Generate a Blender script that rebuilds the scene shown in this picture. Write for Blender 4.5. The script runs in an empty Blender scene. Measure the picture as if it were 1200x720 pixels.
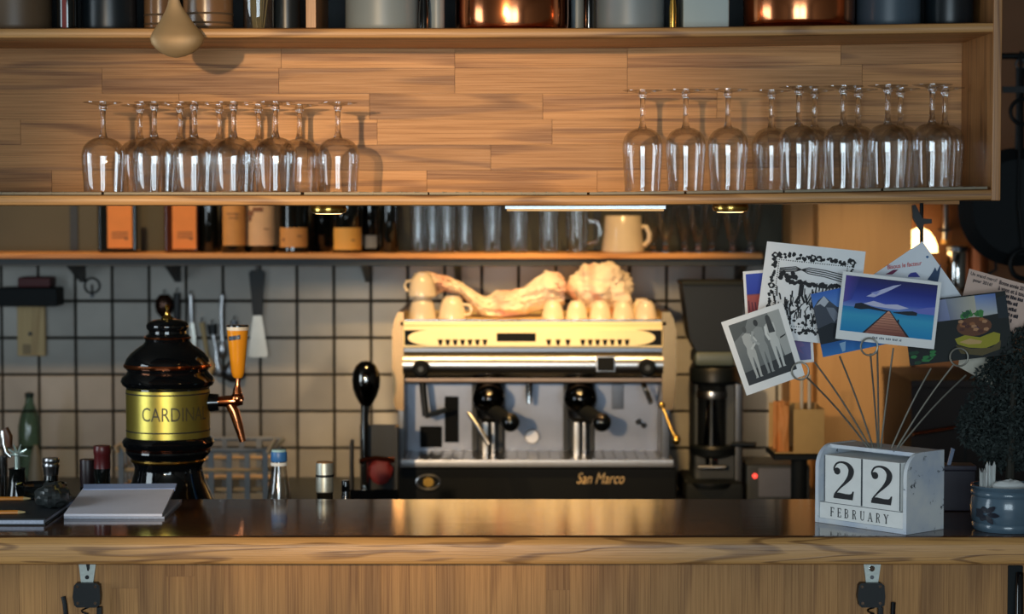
import bpy, bmesh, math, random
from math import sin, cos, pi, atan, radians
from mathutils import Vector, noise
random.seed(7)
SC = bpy.context.scene
COL = SC.collection

# ------------------------------------------------------------------ camera
F = 2600.0                      # focal length in pixels of the 1200 px frame
TILT = atan(130 / F)            # horizon lies 130 px above the picture centre
CZ = 1.68                       # eye height
cam = bpy.data.cameras.new('camera')
cam.sensor_width = 36.0
cam.lens = F / 1200 * 36
cam.clip_start = 0.05
cam.dof.use_dof = True
cam.dof.focus_distance = 3.82
cam.dof.aperture_fstop = 5.0
camo = bpy.data.objects.new('camera', cam)
COL.objects.link(camo)
camo.location = (0, 0, CZ)
camo.rotation_euler = (pi / 2 - TILT, 0, 0)
SC.camera = camo

# ------------------------------------------------------------------ world, lights, exposure
wd = bpy.data.worlds.new('world'); SC.world = wd
wd.use_nodes = True
wd.node_tree.nodes['Background'].inputs[0].default_value = (0.32, 0.62, 0.80, 1)
wd.node_tree.nodes['Background'].inputs[1].default_value = 0.10
SC.view_settings.view_transform = 'Standard'
SC.view_settings.look = 'None'
SC.view_settings.gamma = 1.0
SC.view_settings.use_curve_mapping = False
SC.view_settings.exposure = 0.0

def area(name, loc, size, energy, color, rot):
    l = bpy.data.lights.new(name, 'AREA'); l.shape = 'RECTANGLE'
    l.size, l.size_y = size; l.energy = energy; l.color = color
    o = bpy.data.objects.new(name, l); COL.objects.link(o); o.location = loc; o.rotation_euler = rot
    return o
def spot(name, loc, target, energy, color, angle, blend=1.0, rad=0.05):
    l = bpy.data.lights.new(name, 'SPOT'); l.energy = energy; l.color = color
    l.spot_size = radians(angle); l.spot_blend = blend; l.shadow_soft_size = rad
    o = bpy.data.objects.new(name, l); COL.objects.link(o); o.location = loc
    d = Vector(target) - Vector(loc); o.rotation_euler = d.to_track_quat('-Z', 'Y').to_euler()
    return o
# daylight through the two sashes of the window in the wall behind the camera
area('window_daylight', (-0.75, -2.38, 1.62), (1.25, 1.75), 60, (0.74, 0.90, 1.0), (radians(90), 0, 0))
area('window_daylight.001', (0.65, -2.38, 1.62), (1.25, 1.75), 60, (0.74, 0.90, 1.0), (radians(90), 0, 0))
area('calendar_fill_light', (-2.6, 3.1, 1.6), (1.1, 1.3), 27, (0.78, 0.91, 1.0), (radians(90), 0, radians(-90)))  # added side fill that brightens the calendar front
# guest-side ceiling spotlight washing the bar
spot('ceiling_spot', (-1.15, -1.4, 2.15), (-0.20, 3.95, 1.55), 880, (1.0, 0.69, 0.37), 16.0, 0.95, 0.05)
# warm downlights over the working aisle, plus an added fill on the post
spot('aisle_downlight', (-0.22, 5.0, 2.5), (-0.14, 5.95, 1.36), 92, (1.0, 0.62, 0.24), 40, 0.7, 0.04)
spot('aisle_downlight.001', (0.26, 5.0, 2.5), (0.22, 6.0, 1.42), 105, (1.0, 0.62, 0.24), 40, 0.7, 0.04)
spot('post_fill_light', (0.80, 5.0, 2.5), (0.99, 6.2, 1.33), 60, (1.0, 0.78, 0.50), 25, 0.8, 0.04)  # added spot to brighten the wooden post, no known lamp there
spot('aisle_downlight.002', (-1.05, 5.55, 2.5), (-1.0, 6.35, 1.55), 45, (1.0, 0.62, 0.30), 75, 0.8, 0.04)

# ------------------------------------------------------------------ pixel -> world
CT, ST = cos(TILT), sin(TILT)
def W(px, py, Y):
    a = (px - 600) / F; b = (360 - py) / F
    k = Y / (CT + b * ST)
    return (a * k, Y, CZ + (b * CT - ST) * k)
def XP(px, Y, py=360): return W(px, py, Y)[0]
def ZP(py, Y): return W(600, py, Y)[2]
def G(px, py, z):
    b = (360 - py) / F
    k = (z - CZ) / (b * CT - ST)
    return ((px - 600) / F * k, (CT + b * ST) * k, z)
def M(Y): return Y / F          # metres per pixel at depth Y

# ------------------------------------------------------------------ mesh builder
class B:
    def __init__(self): self.v = []; self.f = []; self.mi = []; self.hard = False
    def add(self, vs, fs, mi=0):
        o = len(self.v); self.v += [tuple(p) for p in vs]
        self.f += [tuple(i + o for i in f) for f in fs]; self.mi += [mi] * len(fs)
        return self
    def box(self, x0, x1, y0, y1, z0, z1, bev=0.0, mi=0, nx=1, seg=2):
        if bev > 0:
            self.hard = True
            bm = bmesh.new(); bmesh.ops.create_cube(bm, size=1)
            for v in bm.verts:
                v.co = ((x0 + x1) / 2 + v.co.x * (x1 - x0), (y0 + y1) / 2 + v.co.y * (y1 - y0), (z0 + z1) / 2 + v.co.z * (z1 - z0))
            bmesh.ops.bevel(bm, geom=bm.edges[:], offset=bev, segments=seg, affect='EDGES', profile=0.5)
            bm.verts.index_update()
            self.add([v.co[:] for v in bm.verts], [[v.index for v in f.verts] for f in bm.faces], mi); bm.free()
            return self
        vs = []; fs = []
        for i in range(nx + 1):
            x = x0 + (x1 - x0) * i / nx
            vs += [(x, y0, z0), (x, y1, z0), (x, y1, z1), (x, y0, z1)]
        for i in range(nx):
            a = 4 * i
            for j in range(4):
                fs.append((a + j, a + (j + 1) % 4, a + 4 + (j + 1) % 4, a + 4 + j))
        fs.append((3, 2, 1, 0)); e = 4 * nx; fs.append((e, e + 1, e + 2, e + 3))
        return self.add(vs, [f[::-1] for f in fs], mi)
    def bpx(self, x0, y0, x1, y1, Y, d, bev=0.0, mi=0):
        a = W(x0, y1, Y); c = W(x1, y0, Y)
        return self.box(a[0], c[0], Y, Y + d, a[2], c[2], bev, mi)
    def lathe(self, c, prof, seg=28, mi=0, sy=1.0):
        vs = []; fs = []; n = len(prof)
        for r, z in prof:
            for k in range(seg):
                t = 2 * pi * k / seg
                vs.append((c[0] + r * cos(t), c[1] + r * sin(t) * sy, c[2] + z))
        for i in range(n - 1):
            for k in range(seg):
                k2 = (k + 1) % seg
                fs.append((i * seg + k, i * seg + k2, (i + 1) * seg + k2, (i + 1) * seg + k))
        if prof[0][0] > 1e-6: fs.append(tuple(range(seg))[::-1])
        if prof[-1][0] > 1e-6: fs.append(tuple((n - 1) * seg + k for k in range(seg)))
        return self.add(vs, fs, mi)
    def lathe_open(self, c, prof, seg=28, mi=0):
        vs = []; fs = []; n = len(prof)
        for r, z in prof:
            for k in range(seg):
                t = 2 * pi * k / seg; vs.append((c[0] + r * cos(t), c[1] + r * sin(t), c[2] + z))
        for i in range(n - 1):
            for k in range(seg):
                k2 = (k + 1) % seg
                fs.append((i * seg + k, i * seg + k2, (i + 1) * seg + k2, (i + 1) * seg + k))
        return self.add(vs, fs, mi)
    def lpx(self, cx, Yc, prof, seg=32, mi=0):
        """profile in pixels (radius, y); listed from top to bottom"""
        X = XP(cx, Yc, prof[0][1]); m = M(Yc)
        return self.lathe((XP(cx, Yc, 480), Yc, 0), [(r * m, ZP(y, Yc)) for r, y in prof[::-1]], seg, mi)
    def tube(self, pts, r, seg=10, mi=0, sq=1.0, cap=True, closed=False):
        pts = [Vector(p) for p in pts]; n = len(pts)
        rs = r if isinstance(r, (list, tuple)) else [r] * n
        vs = []; fs = []; up = None
        for i, p in enumerate(pts):
            if closed: t = pts[(i + 1) % n] - pts[i - 1]
            else: t = pts[min(i + 1, n - 1)] - pts[max(i - 1, 0)]
            t.normalize()
            if up is None:
                up = Vector((0, 1, 0)) if abs(t.y) < 0.9 else Vector((1, 0, 0))
            s = t.cross(up)
            if s.length < 1e-6: s = t.cross(Vector((1, 0, 0.2)))
            s.normalize(); u = s.cross(t).normalized(); up = u
            for k in range(seg):
                a = 2 * pi * k / seg
                vs.append(p + s * (rs[i] * cos(a)) + u * (rs[i] * sq * sin(a)))
        m = n if closed else n - 1
        for i in range(m):
            j = (i + 1) % n
            for k in range(seg):
                k2 = (k + 1) % seg
                fs.append((i * seg + k, i * seg + k2, j * seg + k2, j * seg + k))
        if cap and not closed:
            fs.append(tuple(range(seg))[::-1]); fs.append(tuple((n - 1) * seg + k for k in range(seg)))
        return self.add(vs, fs, mi)
    def prism(self, poly, y0, y1, mi=0):
        """poly: (x, z) outline seen from the camera; extruded along Y"""
        n = len(poly)
        vs = [(x, y0, z) for x, z in poly] + [(x, y1, z) for x, z in poly]
        fs = [tuple(range(n)), tuple(range(2 * n - 1, n - 1, -1))]
        fs += [(i, i + n, (i + 1) % n + n, (i + 1) % n) for i in range(n)]
        return self.add(vs, fs, mi)
    def ppx(self, poly, Y, d, mi=0):
        return self.prism([(XP(x, Y, y), ZP(y, Y)) for x, y in poly], Y, Y + d, mi)
    def ball(self, c, r, seg=20, rings=12, mi=0):
        r = r if isinstance(r, (list, tuple)) else (r, r, r)
        vs = [(c[0], c[1], c[2] - r[2])]; fs = []
        for i in range(1, rings):
            p = -pi / 2 + pi * i / rings
            for k in range(seg):
                t = 2 * pi * k / seg
                vs.append((c[0] + r[0] * cos(p) * cos(t), c[1] + r[1] * cos(p) * sin(t), c[2] + r[2] * sin(p)))
        vs.append((c[0], c[1], c[2] + r[2])); e = len(vs) - 1
        for k in range(seg):
            fs.append((0, 1 + (k + 1) % seg, 1 + k))
            b = 1 + (rings - 2) * seg; fs.append((b + k, b + (k + 1) % seg, e))
        for i in range(rings - 2):
            for k in range(seg):
                k2 = (k + 1) % seg; a = 1 + i * seg
                fs.append((a + k, a + k2, a + seg + k2, a + seg + k))
        return self.add(vs, fs, mi)
    def disc(self, c, r, d, seg=20, mi=0, bev=0.0):
        """round plate facing the camera (axis along Y), front at c.y"""
        vs = []; fs = []
        prof = [(r - bev, 0), (r, bev), (r, d)] if bev else [(r, 0), (r, d)]
        for rr, dy in prof:
            for k in range(seg):
                t = 2 * pi * k / seg; vs.append((c[0] + rr * cos(t), c[1] + dy, c[2] + rr * sin(t)))
        for i in range(len(prof) - 1):
            for k in range(seg):
                k2 = (k + 1) % seg; fs.append((i * seg + k, i * seg + k2, (i + 1) * seg + k2, (i + 1) * seg + k))
        fs.append(tuple(range(seg))[::-1]); fs.append(tuple((len(prof) - 1) * seg + k for k in range(seg)))
        return self.add(vs, fs, mi)
    def warp(self, fn):
        self.v = [fn(p) for p in self.v]; return self

ORG = {}
def harden(o, b):                          # large flat faces keep their own normal beside rounded edges
    if b.hard:
        w = o.modifiers.new('weighted_normal', 'WEIGHTED_NORMAL'); w.keep_sharp = True; w.weight = 100; w.mode = 'FACE_AREA'
def mesh_of(name, b, mats, off=(0, 0, 0), ang=38):
    me = bpy.data.meshes.new(name)
    me.from_pydata([(x - off[0], y - off[1], z - off[2]) for x, y, z in b.v], [], b.f)
    for m in (mats if isinstance(mats, (list, tuple)) else [mats]): me.materials.append(m)
    me.polygons.foreach_set('material_index', b.mi)
    bm = bmesh.new(); bm.from_mesh(me); bmesh.ops.recalc_face_normals(bm, faces=bm.faces[:]); bm.to_mesh(me); bm.free()
    me.polygons.foreach_set('use_smooth', [True] * len(me.polygons))
    me.set_sharp_from_angle(angle=radians(ang))
    return me
def props(o, label=None, cat=None, group=None, kind=None):
    if label: o['label'] = label
    if cat: o['category'] = cat
    if group: o['group'] = group
    if kind: o['kind'] = kind
    return o
def thing(name, label, cat, loc, group=None, kind=None):
    o = bpy.data.objects.new(name, None); COL.objects.link(o); o.location = loc
    o.empty_display_size = 0.05; ORG[o] = Vector(loc)
    return props(o, label, cat, group, kind)
def part(name, b, mats, parent, label=None, kind=None, ang=38):
    off = ORG[parent]
    o = bpy.data.objects.new(name, mesh_of(name, b, mats, off, ang)); COL.objects.link(o)
    o.parent = parent; ORG[o] = off; harden(o, b)
    return props(o, label, None, None, kind)
def solo(name, b, mats, label, cat, group=None, kind=None, ang=38):
    xs = [p[0] for p in b.v]; ys = [p[1] for p in b.v]; zs = [p[2] for p in b.v]
    off = Vector(((min(xs) + max(xs)) / 2, (min(ys) + max(ys)) / 2, min(zs)))
    o = bpy.data.objects.new(name, mesh_of(name, b, mats, off, ang)); COL.objects.link(o)
    o.location = off; ORG[o] = off; harden(o, b)
    return props(o, label, cat, group, kind)
def dup(root, loc, label=None, group=None, rot=None):
    r = root.copy(); COL.objects.link(r); r.location = loc; ORG[r] = Vector(loc)
    if rot is not None: r.rotation_euler = rot
    if label: r['label'] = label
    if group: r['group'] = group
    for ch in list(root.children):
        c = ch.copy(); COL.objects.link(c); c.parent = r
        for g in list(ch.children):
            d = g.copy(); COL.objects.link(d); d.parent = c
    return r
def structure(name, b, mats): 
    o = solo(name, b, mats, None, None); o['kind'] = 'structure'; return o

# ------------------------------------------------------------------ materials
def L(r, g, b):
    f = lambda c: (c / 255 / 12.92) if c / 255 <= 0.04045 else ((c / 255 + 0.055) / 1.055) ** 2.4
    return (f(r), f(g), f(b), 1)
def newmat(name):
    m = bpy.data.materials.new(name); m.use_nodes = True
    return m, m.node_tree.nodes, m.node_tree.links, m.node_tree.nodes['Principled BSDF']
def plain(name, col, rough=0.5, metal=0.0, var=0.06, scale=30, bump=0.0, coat=0.0, emit=None, es=0, ior=1.5, spec=0.5):
    m, n, l, p = newmat(name); p.inputs['Specular IOR Level'].default_value = spec
    tc = n.new('ShaderNodeTexCoord'); nz = n.new('ShaderNodeTexNoise'); nz.inputs['Scale'].default_value = scale; nz.inputs['Detail'].default_value = 3
    l.new(tc.outputs['Object'], nz.inputs['Vector'])
    mr = n.new('ShaderNodeMapRange'); mr.inputs[3].default_value = 1 - var * 2; mr.inputs[4].default_value = 1 + var * 2
    l.new(nz.outputs[0], mr.inputs[0])
    mx = n.new('ShaderNodeMix'); mx.data_type = 'RGBA'; mx.blend_type = 'MULTIPLY'; mx.inputs[0].default_value = 1
    mx.inputs[6].default_value = col; l.new(mr.outputs[0], mx.inputs[7]); l.new(mx.outputs[2], p.inputs['Base Color'])
    p.inputs['Roughness'].default_value = rough; p.inputs['Metallic'].default_value = metal; p.inputs['IOR'].default_value = ior
    p.inputs['Coat Weight'].default_value = coat; p.inputs['Coat Roughness'].default_value = 0.06
    if bump:
        bp = n.new('ShaderNodeBump'); bp.inputs['Strength'].default_value = bump; bp.inputs['Distance'].default_value = 0.002
        l.new(nz.outputs[0], bp.inputs['Height']); l.new(bp.outputs[0], p.inputs['Normal'])
    if emit:
        p.inputs['Emission Color'].default_value = emit; p.inputs['Emission Strength'].default_value = es
    return m
def wood(name, light, dark, axis='x', rough=0.45, rnd=0.35, ring=7.0, coat=0.0, bump=0.15, big=1.0, rnd_warm=0.0, finew=0.45, ringw=0.5):
    m, n, l, p = newmat(name)
    tc = n.new('ShaderNodeTexCoord'); oi = n.new('ShaderNodeObjectInfo')
    sc = n.new('ShaderNodeVectorMath'); sc.operation = 'SCALE'; sc.inputs[0].default_value = (13.7, 9.3, 17.1)
    l.new(oi.outputs['Random'], sc.inputs['Scale'])
    ad = n.new('ShaderNodeVectorMath'); ad.operation = 'ADD'; l.new(tc.outputs['Object'], ad.inputs[0]); l.new(sc.outputs[0], ad.inputs[1])
    def mapped(a, c):
        mp = n.new('ShaderNodeMapping'); s = [c, c, c]; s['xyz'.index(axis)] = a; mp.inputs['Scale'].default_value = s
        l.new(ad.outputs[0], mp.inputs['Vector']); return mp
    m1 = mapped(1.3 * big, 16 * big); n1 = n.new('ShaderNodeTexNoise'); n1.inputs['Scale'].default_value = 1; n1.inputs['Detail'].default_value = 2.0
    n1.inputs['Roughness'].default_value = 0.45; n1.inputs['Distortion'].default_value = 0.3; l.new(m1.outputs[0], n1.inputs['Vector'])
    mu = n.new('ShaderNodeMath'); mu.operation = 'MULTIPLY'; mu.inputs[1].default_value = ring * 6.283; l.new(n1.outputs[0], mu.inputs[0])
    si = n.new('ShaderNodeMath'); si.operation = 'SINE'; l.new(mu.outputs[0], si.inputs[0])
    r1 = n.new('ShaderNodeMapRange'); r1.inputs[1].default_value = 0.45; r1.inputs[2].default_value = 1.0; l.new(si.outputs[0], r1.inputs[0])
    m2 = mapped(6 * big, 420 * big); n2 = n.new('ShaderNodeTexNoise'); n2.inputs['Scale'].default_value = 1; n2.inputs['Detail'].default_value = 3
    n2.inputs['Roughness'].default_value = 0.6; l.new(m2.outputs[0], n2.inputs['Vector'])
    r2 = n.new('ShaderNodeMapRange'); r2.inputs[1].default_value = 0.42; r2.inputs[2].default_value = 0.72; l.new(n2.outputs[0], r2.inputs[0])
    a1 = n.new('ShaderNodeMath'); a1.operation = 'MULTIPLY'; a1.inputs[1].default_value = ringw; l.new(r1.outputs[0], a1.inputs[0])
    a2 = n.new('ShaderNodeMath'); a2.operation = 'MULTIPLY_ADD'; a2.inputs[1].default_value = finew; l.new(r2.outputs[0], a2.inputs[0]); l.new(a1.outputs[0], a2.inputs[2])
    a2.use_clamp = True
    mx = n.new('ShaderNodeMix'); mx.data_type = 'RGBA'; mx.inputs[6].default_value = light; mx.inputs[7].default_value = dark; l.new(a2.outputs[0], mx.inputs[0])
    mr = n.new('ShaderNodeMapRange'); mr.inputs[3].default_value = 1 - rnd; mr.inputs[4].default_value = 1 + rnd * 0.6; l.new(oi.outputs['Random'], mr.inputs[0])
    mm = n.new('ShaderNodeMix'); mm.data_type = 'RGBA'; mm.blend_type = 'MULTIPLY'; mm.inputs[0].default_value = 1
    l.new(mx.outputs[2], mm.inputs[6]); l.new(mr.outputs[0], mm.inputs[7]); l.new(mm.outputs[2], p.inputs['Base Color'])
    rr = n.new('ShaderNodeMapRange'); rr.inputs[3].default_value = rough * 0.8; rr.inputs[4].default_value = rough * 1.35; l.new(n2.outputs[0], rr.inputs[0]); l.new(rr.outputs[0], p.inputs['Roughness'])
    p.inputs['Coat Weight'].default_value = coat; p.inputs['Coat Roughness'].default_value = 0.06
    bp = n.new('ShaderNodeBump'); bp.inputs['Strength'].default_value = bump; bp.inputs['Distance'].default_value = 0.001
    l.new(a2.outputs[0], bp.inputs['Height']); l.new(bp.outputs[0], p.inputs['Normal'])
    return m
def thin_glass(name, tint=(0.975, 0.98, 0.98, 1), edge=(0.74, 0.74, 0.72, 1), refl=2.4, rough=0.02, power=4.0):
    m, n, l, p = newmat(name); n.remove(p)
    out = n['Material Output']
    tr = n.new('ShaderNodeBsdfTransparent'); gl = n.new('ShaderNodeBsdfGlossy'); gl.inputs['Roughness'].default_value = rough
    lw = n.new('ShaderNodeLayerWeight'); lw.inputs[0].default_value = 0.5
    pw = n.new('ShaderNodeMath'); pw.operation = 'POWER'; pw.inputs[1].default_value = power; l.new(lw.outputs['Facing'], pw.inputs[0])
    mx = n.new('ShaderNodeMix'); mx.data_type = 'RGBA'; mx.inputs[6].default_value = tint; mx.inputs[7].default_value = edge
    l.new(pw.outputs[0], mx.inputs[0]); l.new(mx.outputs[2], tr.inputs[0])
    fr = n.new('ShaderNodeFresnel'); fr.inputs[0].default_value = 1.5
    mu = n.new('ShaderNodeMath'); mu.operation = 'MULTIPLY'; mu.inputs[1].default_value = refl; l.new(fr.outputs[0], mu.inputs[0])
    mn = n.new('ShaderNodeMath'); mn.operation = 'MINIMUM'; mn.inputs[1].default_value = 0.5; l.new(mu.outputs[0], mn.inputs[0]); mu = mn
    ms = n.new('ShaderNodeMixShader'); l.new(mu.outputs[0], ms.inputs[0]); l.new(tr.outputs[0], ms.inputs[1]); l.new(gl.outputs[0], ms.inputs[2])
    l.new(ms.outputs[0], out.inputs[0])
    return m
def solid_glass(name, col=(1, 1, 1, 1), rough=0.0):
    m, n, l, p = newmat(name)
    p.inputs['Base Color'].default_value = col; p.inputs['Transmission Weight'].default_value = 1; p.inputs['Roughness'].default_value = rough; p.inputs['IOR'].default_value = 1.48
    return m
def print_mat():
    m, n, l, p = newmat('printed_card')
    at = n.new('ShaderNodeAttribute'); at.attribute_name = 'Col'
    l.new(at.outputs['Color'], p.inputs['Base Color']); p.inputs['Roughness'].default_value = 0.55; p.inputs['Specular IOR Level'].default_value = 0.3
    return m

OAK_X = wood('oak_lengthwise', L(206, 146, 84), L(104, 58, 26), 'x', 0.5, 0.24, 3.6, finew=0.40, ringw=0.48)
OAK_Z = wood('oak_upright', L(196, 142, 82), L(112, 70, 36), 'z', 0.55, 0.2, 2.5, finew=0.5, ringw=0.3)
OAK_EDGE = wood('oak_edge', L(196, 144, 86), L(104, 64, 34), 'x', 0.40, 0.10, 5.0, finew=0.4, ringw=0.5)
OAK_SIDE = wood('oak_side', L(180, 126, 74), L(100, 62, 34), 'z', 0.40, 0.1, 4.0)
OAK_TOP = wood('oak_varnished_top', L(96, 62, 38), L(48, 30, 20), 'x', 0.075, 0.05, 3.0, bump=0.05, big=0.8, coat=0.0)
OAK_NOSE = wood('oak_pale_nose', L(214, 160, 96), L(92, 54, 26), 'x', 0.36, 0.05, 8.0, bump=0.3, finew=.35, ringw=.55, big=1.5)  # paler oak than the top
SHELFWOOD = wood('pine_shelf', L(222, 160, 92), L(160, 98, 44), 'x', 0.45, 0.1, 4.0)
POSTWOOD = wood('beech_post', L(196, 146, 88), L(166, 118, 66), 'z', 0.5, 0.1, 2.0, finew=0.25, ringw=0.2)
PLAQUE = wood('pale_pine', L(206, 178, 124), L(166, 132, 82), 'z', 0.5, 0.1, 3.0)
SPOONWOOD = plain('weathered_brass', L(150, 122, 84), 0.5, 0.35, 0.08, 40)
BLACK = plain('black_plastic', L(14, 19, 22), 0.42, spec=.35)
BLACKM = plain('black_matt', L(19, 25, 28), 0.7, spec=.3)
BLACKG = plain('black_glaze', L(9, 12, 15), 0.07, coat=0.5)
DARKGREY = plain('dark_grey', L(48, 54, 58), 0.5)
CHROME = plain('chrome', L(205, 205, 203), 0.10, 1.0, 0.02)
STEEL = plain('brushed_steel', L(168, 168, 170), 0.28, 1.0, 0.08, 60)
STEELD = plain('dark_steel', L(96, 98, 102), 0.30, 1.0, 0.05, 60)
ZINC = plain('zinc_plate', L(178, 184, 178), 0.45, 0.7, 0.1, 180)
COPPER = plain('copper', L(236, 146, 96), 0.16, 1.0, 0.05, 25)
COPPERD = plain('dark_copper', L(150, 78, 48), 0.2, 1.0, 0.05, 25)
BRASS = plain('brass', L(224, 180, 92), 0.22, 1.0, 0.05, 25)
GOLDLABEL = plain('gold_label', L(196, 178, 86), 0.34, 0.9, 0.04, 60)
PANELREFL = plain('chrome_warm_reflection', L(240, 208, 142), 0.36, 0.2, 0.03, 20)  # chrome panel with its warm reflection painted into the base colour
CREAM = plain('cream_china', L(216, 198, 170), 0.22, coat=0.3, var=0.03)
WHITE = plain('white_paint', L(222, 224, 222), 0.5, var=0.04)
PAPER = plain('paper', L(236, 234, 244), 0.7, var=0.03)
PAPERE = plain('paper_edges', L(190, 196, 212), 0.8, var=0.15, scale=300)
GLASS = thin_glass('clear_glass')
GLASSD = thin_glass('smoky_glass', (0.35, 0.36, 0.36, 1), (0.05, 0.05, 0.05, 1), 1.4)
GLASSG = thin_glass('green_glass', (0.45, 0.62, 0.55, 1), (0.12, 0.2, 0.18, 1), 1.4)
GLASSB = plain('dark_bottle_glass', L(14, 17, 16), 0.06, coat=0.6)
AMBER = plain('amber_bottle_glass', L(74, 36, 18), 0.08, coat=0.6)
STEMGLASS = solid_glass('solid_glass')
CRYSTAL = solid_glass('dark_crystal', (0.35, 0.42, 0.42, 1), 0.02)
PRINT = print_mat()
INK = plain('black_ink', L(22, 22, 26), 0.6)

# ================================================================== the room
YW = 6.5                                   # tiled rear wall
PLASTER = plain('olive_plaster', L(92, 92, 80), 0.85, var=0.08, scale=4)
BROWNWALL = plain('brown_plaster', L(132, 92, 64), 0.8, var=0.1, scale=3)
ROOMWALL = plain('room_plaster', L(120, 112, 100), 0.9, var=0.05, scale=3)
FLOORM = wood('floor_boards', L(110, 76, 48), L(66, 44, 28), 'x', 0.4, 0.1, 3)
GROUT = plain('dark_grout', L(52, 50, 45), 0.9, var=0.1, scale=60)
structure('floor', B().box(-2.8, 2.8, -2.6, 6.6, -0.1, 0), FLOORM)
structure('ceiling', B().box(-2.8, 2.8, -2.6, 6.6, 2.62, 2.72), ROOMWALL)
structure('wall_left', B().box(-2.8, -2.7, -2.6, 2.5, 0, 2.62).box(-2.8, -2.7, 3.7, 6.6, 0, 2.62).box(-2.8, -2.7, 2.5, 3.7, 0, 0.9).box(-2.8, -2.7, 2.5, 3.7, 2.3, 2.62), ROOMWALL)
w2 = thing('added_window', None, None, (-2.75, 3.1, 0.9), kind='structure')  # added window, made up to carry the side fill light
part('window_frame', B().box(-2.76, -2.69, 2.5, 2.55, .9, 2.3).box(-2.76, -2.69, 3.65, 3.7, .9, 2.3).box(-2.76, -2.69, 2.55, 3.65, .9, .95).box(-2.76, -2.69, 2.55, 3.65, 2.25, 2.3), WHITE, w2)
part('pane', B().box(-2.74, -2.735, 2.55, 3.65, .95, 2.25), GLASS, w2)
structure('wall_right', B().box(2.7, 2.8, -2.6, 6.6, 0, 2.62), ROOMWALL)
wf = B()                                   # wall behind the camera with a window opening
wf.box(-2.7, -1.45, -2.6, -2.5, 0, 2.62).box(1.35, 2.7, -2.6, -2.5, 0, 2.62)
wf.box(-1.45, 1.35, -2.6, -2.5, 0, 0.67).box(-1.45, 1.35, -2.6, -2.5, 2.55, 2.62)
structure('wall_front', wf, ROOMWALL)
wn = thing('window_1', None, None, (-0.05, -2.55, 0.67), kind='structure')
fr = B().box(-1.45, -1.40, -2.56, -2.48, 0.67, 2.55).box(1.30, 1.35, -2.56, -2.48, 0.67, 2.55)
fr.box(-1.40, 1.30, -2.56, -2.48, 0.67, 0.72).box(-1.40, 1.30, -2.56, -2.48, 2.5, 2.55).box(-0.09, -0.01, -2.56, -2.48, 0.72, 2.5)
part('window_frame', fr, WHITE, wn)
for x0, x1 in ((-1.40, -0.09), (-0.01, 1.30)):
    part('pane', B().box(x0, x1, -2.54, -2.535, 0.72, 2.5), GLASS, wn)

wb = structure('wall_back', B().box(-2.7, 2.7, YW, YW + 0.1, 0, 2.62), [PLASTER])
ORG[wb] = Vector(wb.location)
part('grout_bed', B().box(-2.0, XP(915, YW), YW - 0.004, YW + 0.002, 0.6, ZP(306, YW)), GROUT, wb)
# individual wall tiles
def tile_mat():
    m, n, l, p = newmat('beige_glazed_tile')
    tc = n.new('ShaderNodeTexCoord'); oi = n.new('ShaderNodeObjectInfo')
    sc = n.new('ShaderNodeVectorMath'); sc.operation = 'SCALE'; sc.inputs[0].default_value = (31, 17, 23); l.new(oi.outputs['Random'], sc.inputs['Scale'])
    ad = n.new('ShaderNodeVectorMath'); ad.operation = 'ADD'; l.new(tc.outputs['Object'], ad.inputs[0]); l.new(sc.outputs[0], ad.inputs[1])
    nz = n.new('ShaderNodeTexNoise'); nz.inputs['Scale'].default_value = 9; nz.inputs['Detail'].default_value = 2; l.new(ad.outputs[0], nz.inputs['Vector'])
    mx = n.new('ShaderNodeMix'); mx.data_type = 'RGBA'; mx.inputs[6].default_value = L(158, 155, 147); mx.inputs[7].default_value = L(190, 187, 179); l.new(nz.outputs[0], mx.inputs[0])
    mr = n.new('ShaderNodeMapRange'); mr.inputs[3].default_value = 0.80; mr.inputs[4].default_value = 1.04; l.new(oi.outputs['Random'], mr.inputs[0])
    mm = n.new('ShaderNodeMix'); mm.data_type = 'RGBA'; mm.blend_type = 'MULTIPLY'; mm.inputs[0].default_value = 1; l.new(mx.outputs[2], mm.inputs[6]); l.new(mr.outputs[0], mm.inputs[7])
    l.new(mm.outputs[2], p.inputs['Base Color']); p.inputs['Roughness'].default_value = 0.38
    bp = n.new('ShaderNodeBump'); bp.inputs['Strength'].default_value = 0.3; bp.inputs['Distance'].default_value = 0.004; l.new(nz.outputs[0], bp.inputs['Height']); l.new(bp.outputs[0], p.inputs['Normal'])
    return m
TILE = tile_mat()
PITCH = 43.3 * M(YW); GAP = 0.0075
s = (PITCH - GAP) / 2
tb = B().box(-s, s, -0.008, 0.001, -s, s, 0.003, seg=2)
tme = mesh_of('tile', tb, TILE)
X0 = XP(2.5, YW); Z0 = ZP(396, YW)
for c in range(-2, 22):
    for r in range(-6, 2):
        z = Z0 + (r + 0.5) * PITCH
        if z + s > ZP(306, YW): continue
        o = bpy.data.objects.new('tile', tme); COL.objects.link(o); o.parent = wb; harden(o, tb)
        o.location = Vector((X0 + (c + 0.5) * PITCH, YW - 0.002, z)) - ORG[wb]
        o.rotation_euler = (random.uniform(-.012, .012), 0, random.uniform(-.012, .012))
structure('wall_rear_right', B().box(XP(1000, 6.36), 2.7, 6.38, 6.5, 0, 2.62), BROWNWALL)
# wooden post / board standing against the rear wall
tr = B().box(XP(958, 6.2), XP(1068, 6.2), 6.2, 6.34, 0, 2.62, 0.004)
structure('trim_1', tr, POSTWOOD)
structure('trim_2', B().box(XP(926, 6.3), XP(958, 6.3) + 0.03, 6.3, 6.5, 0, 2.62, 0.004), POSTWOOD)

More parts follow.
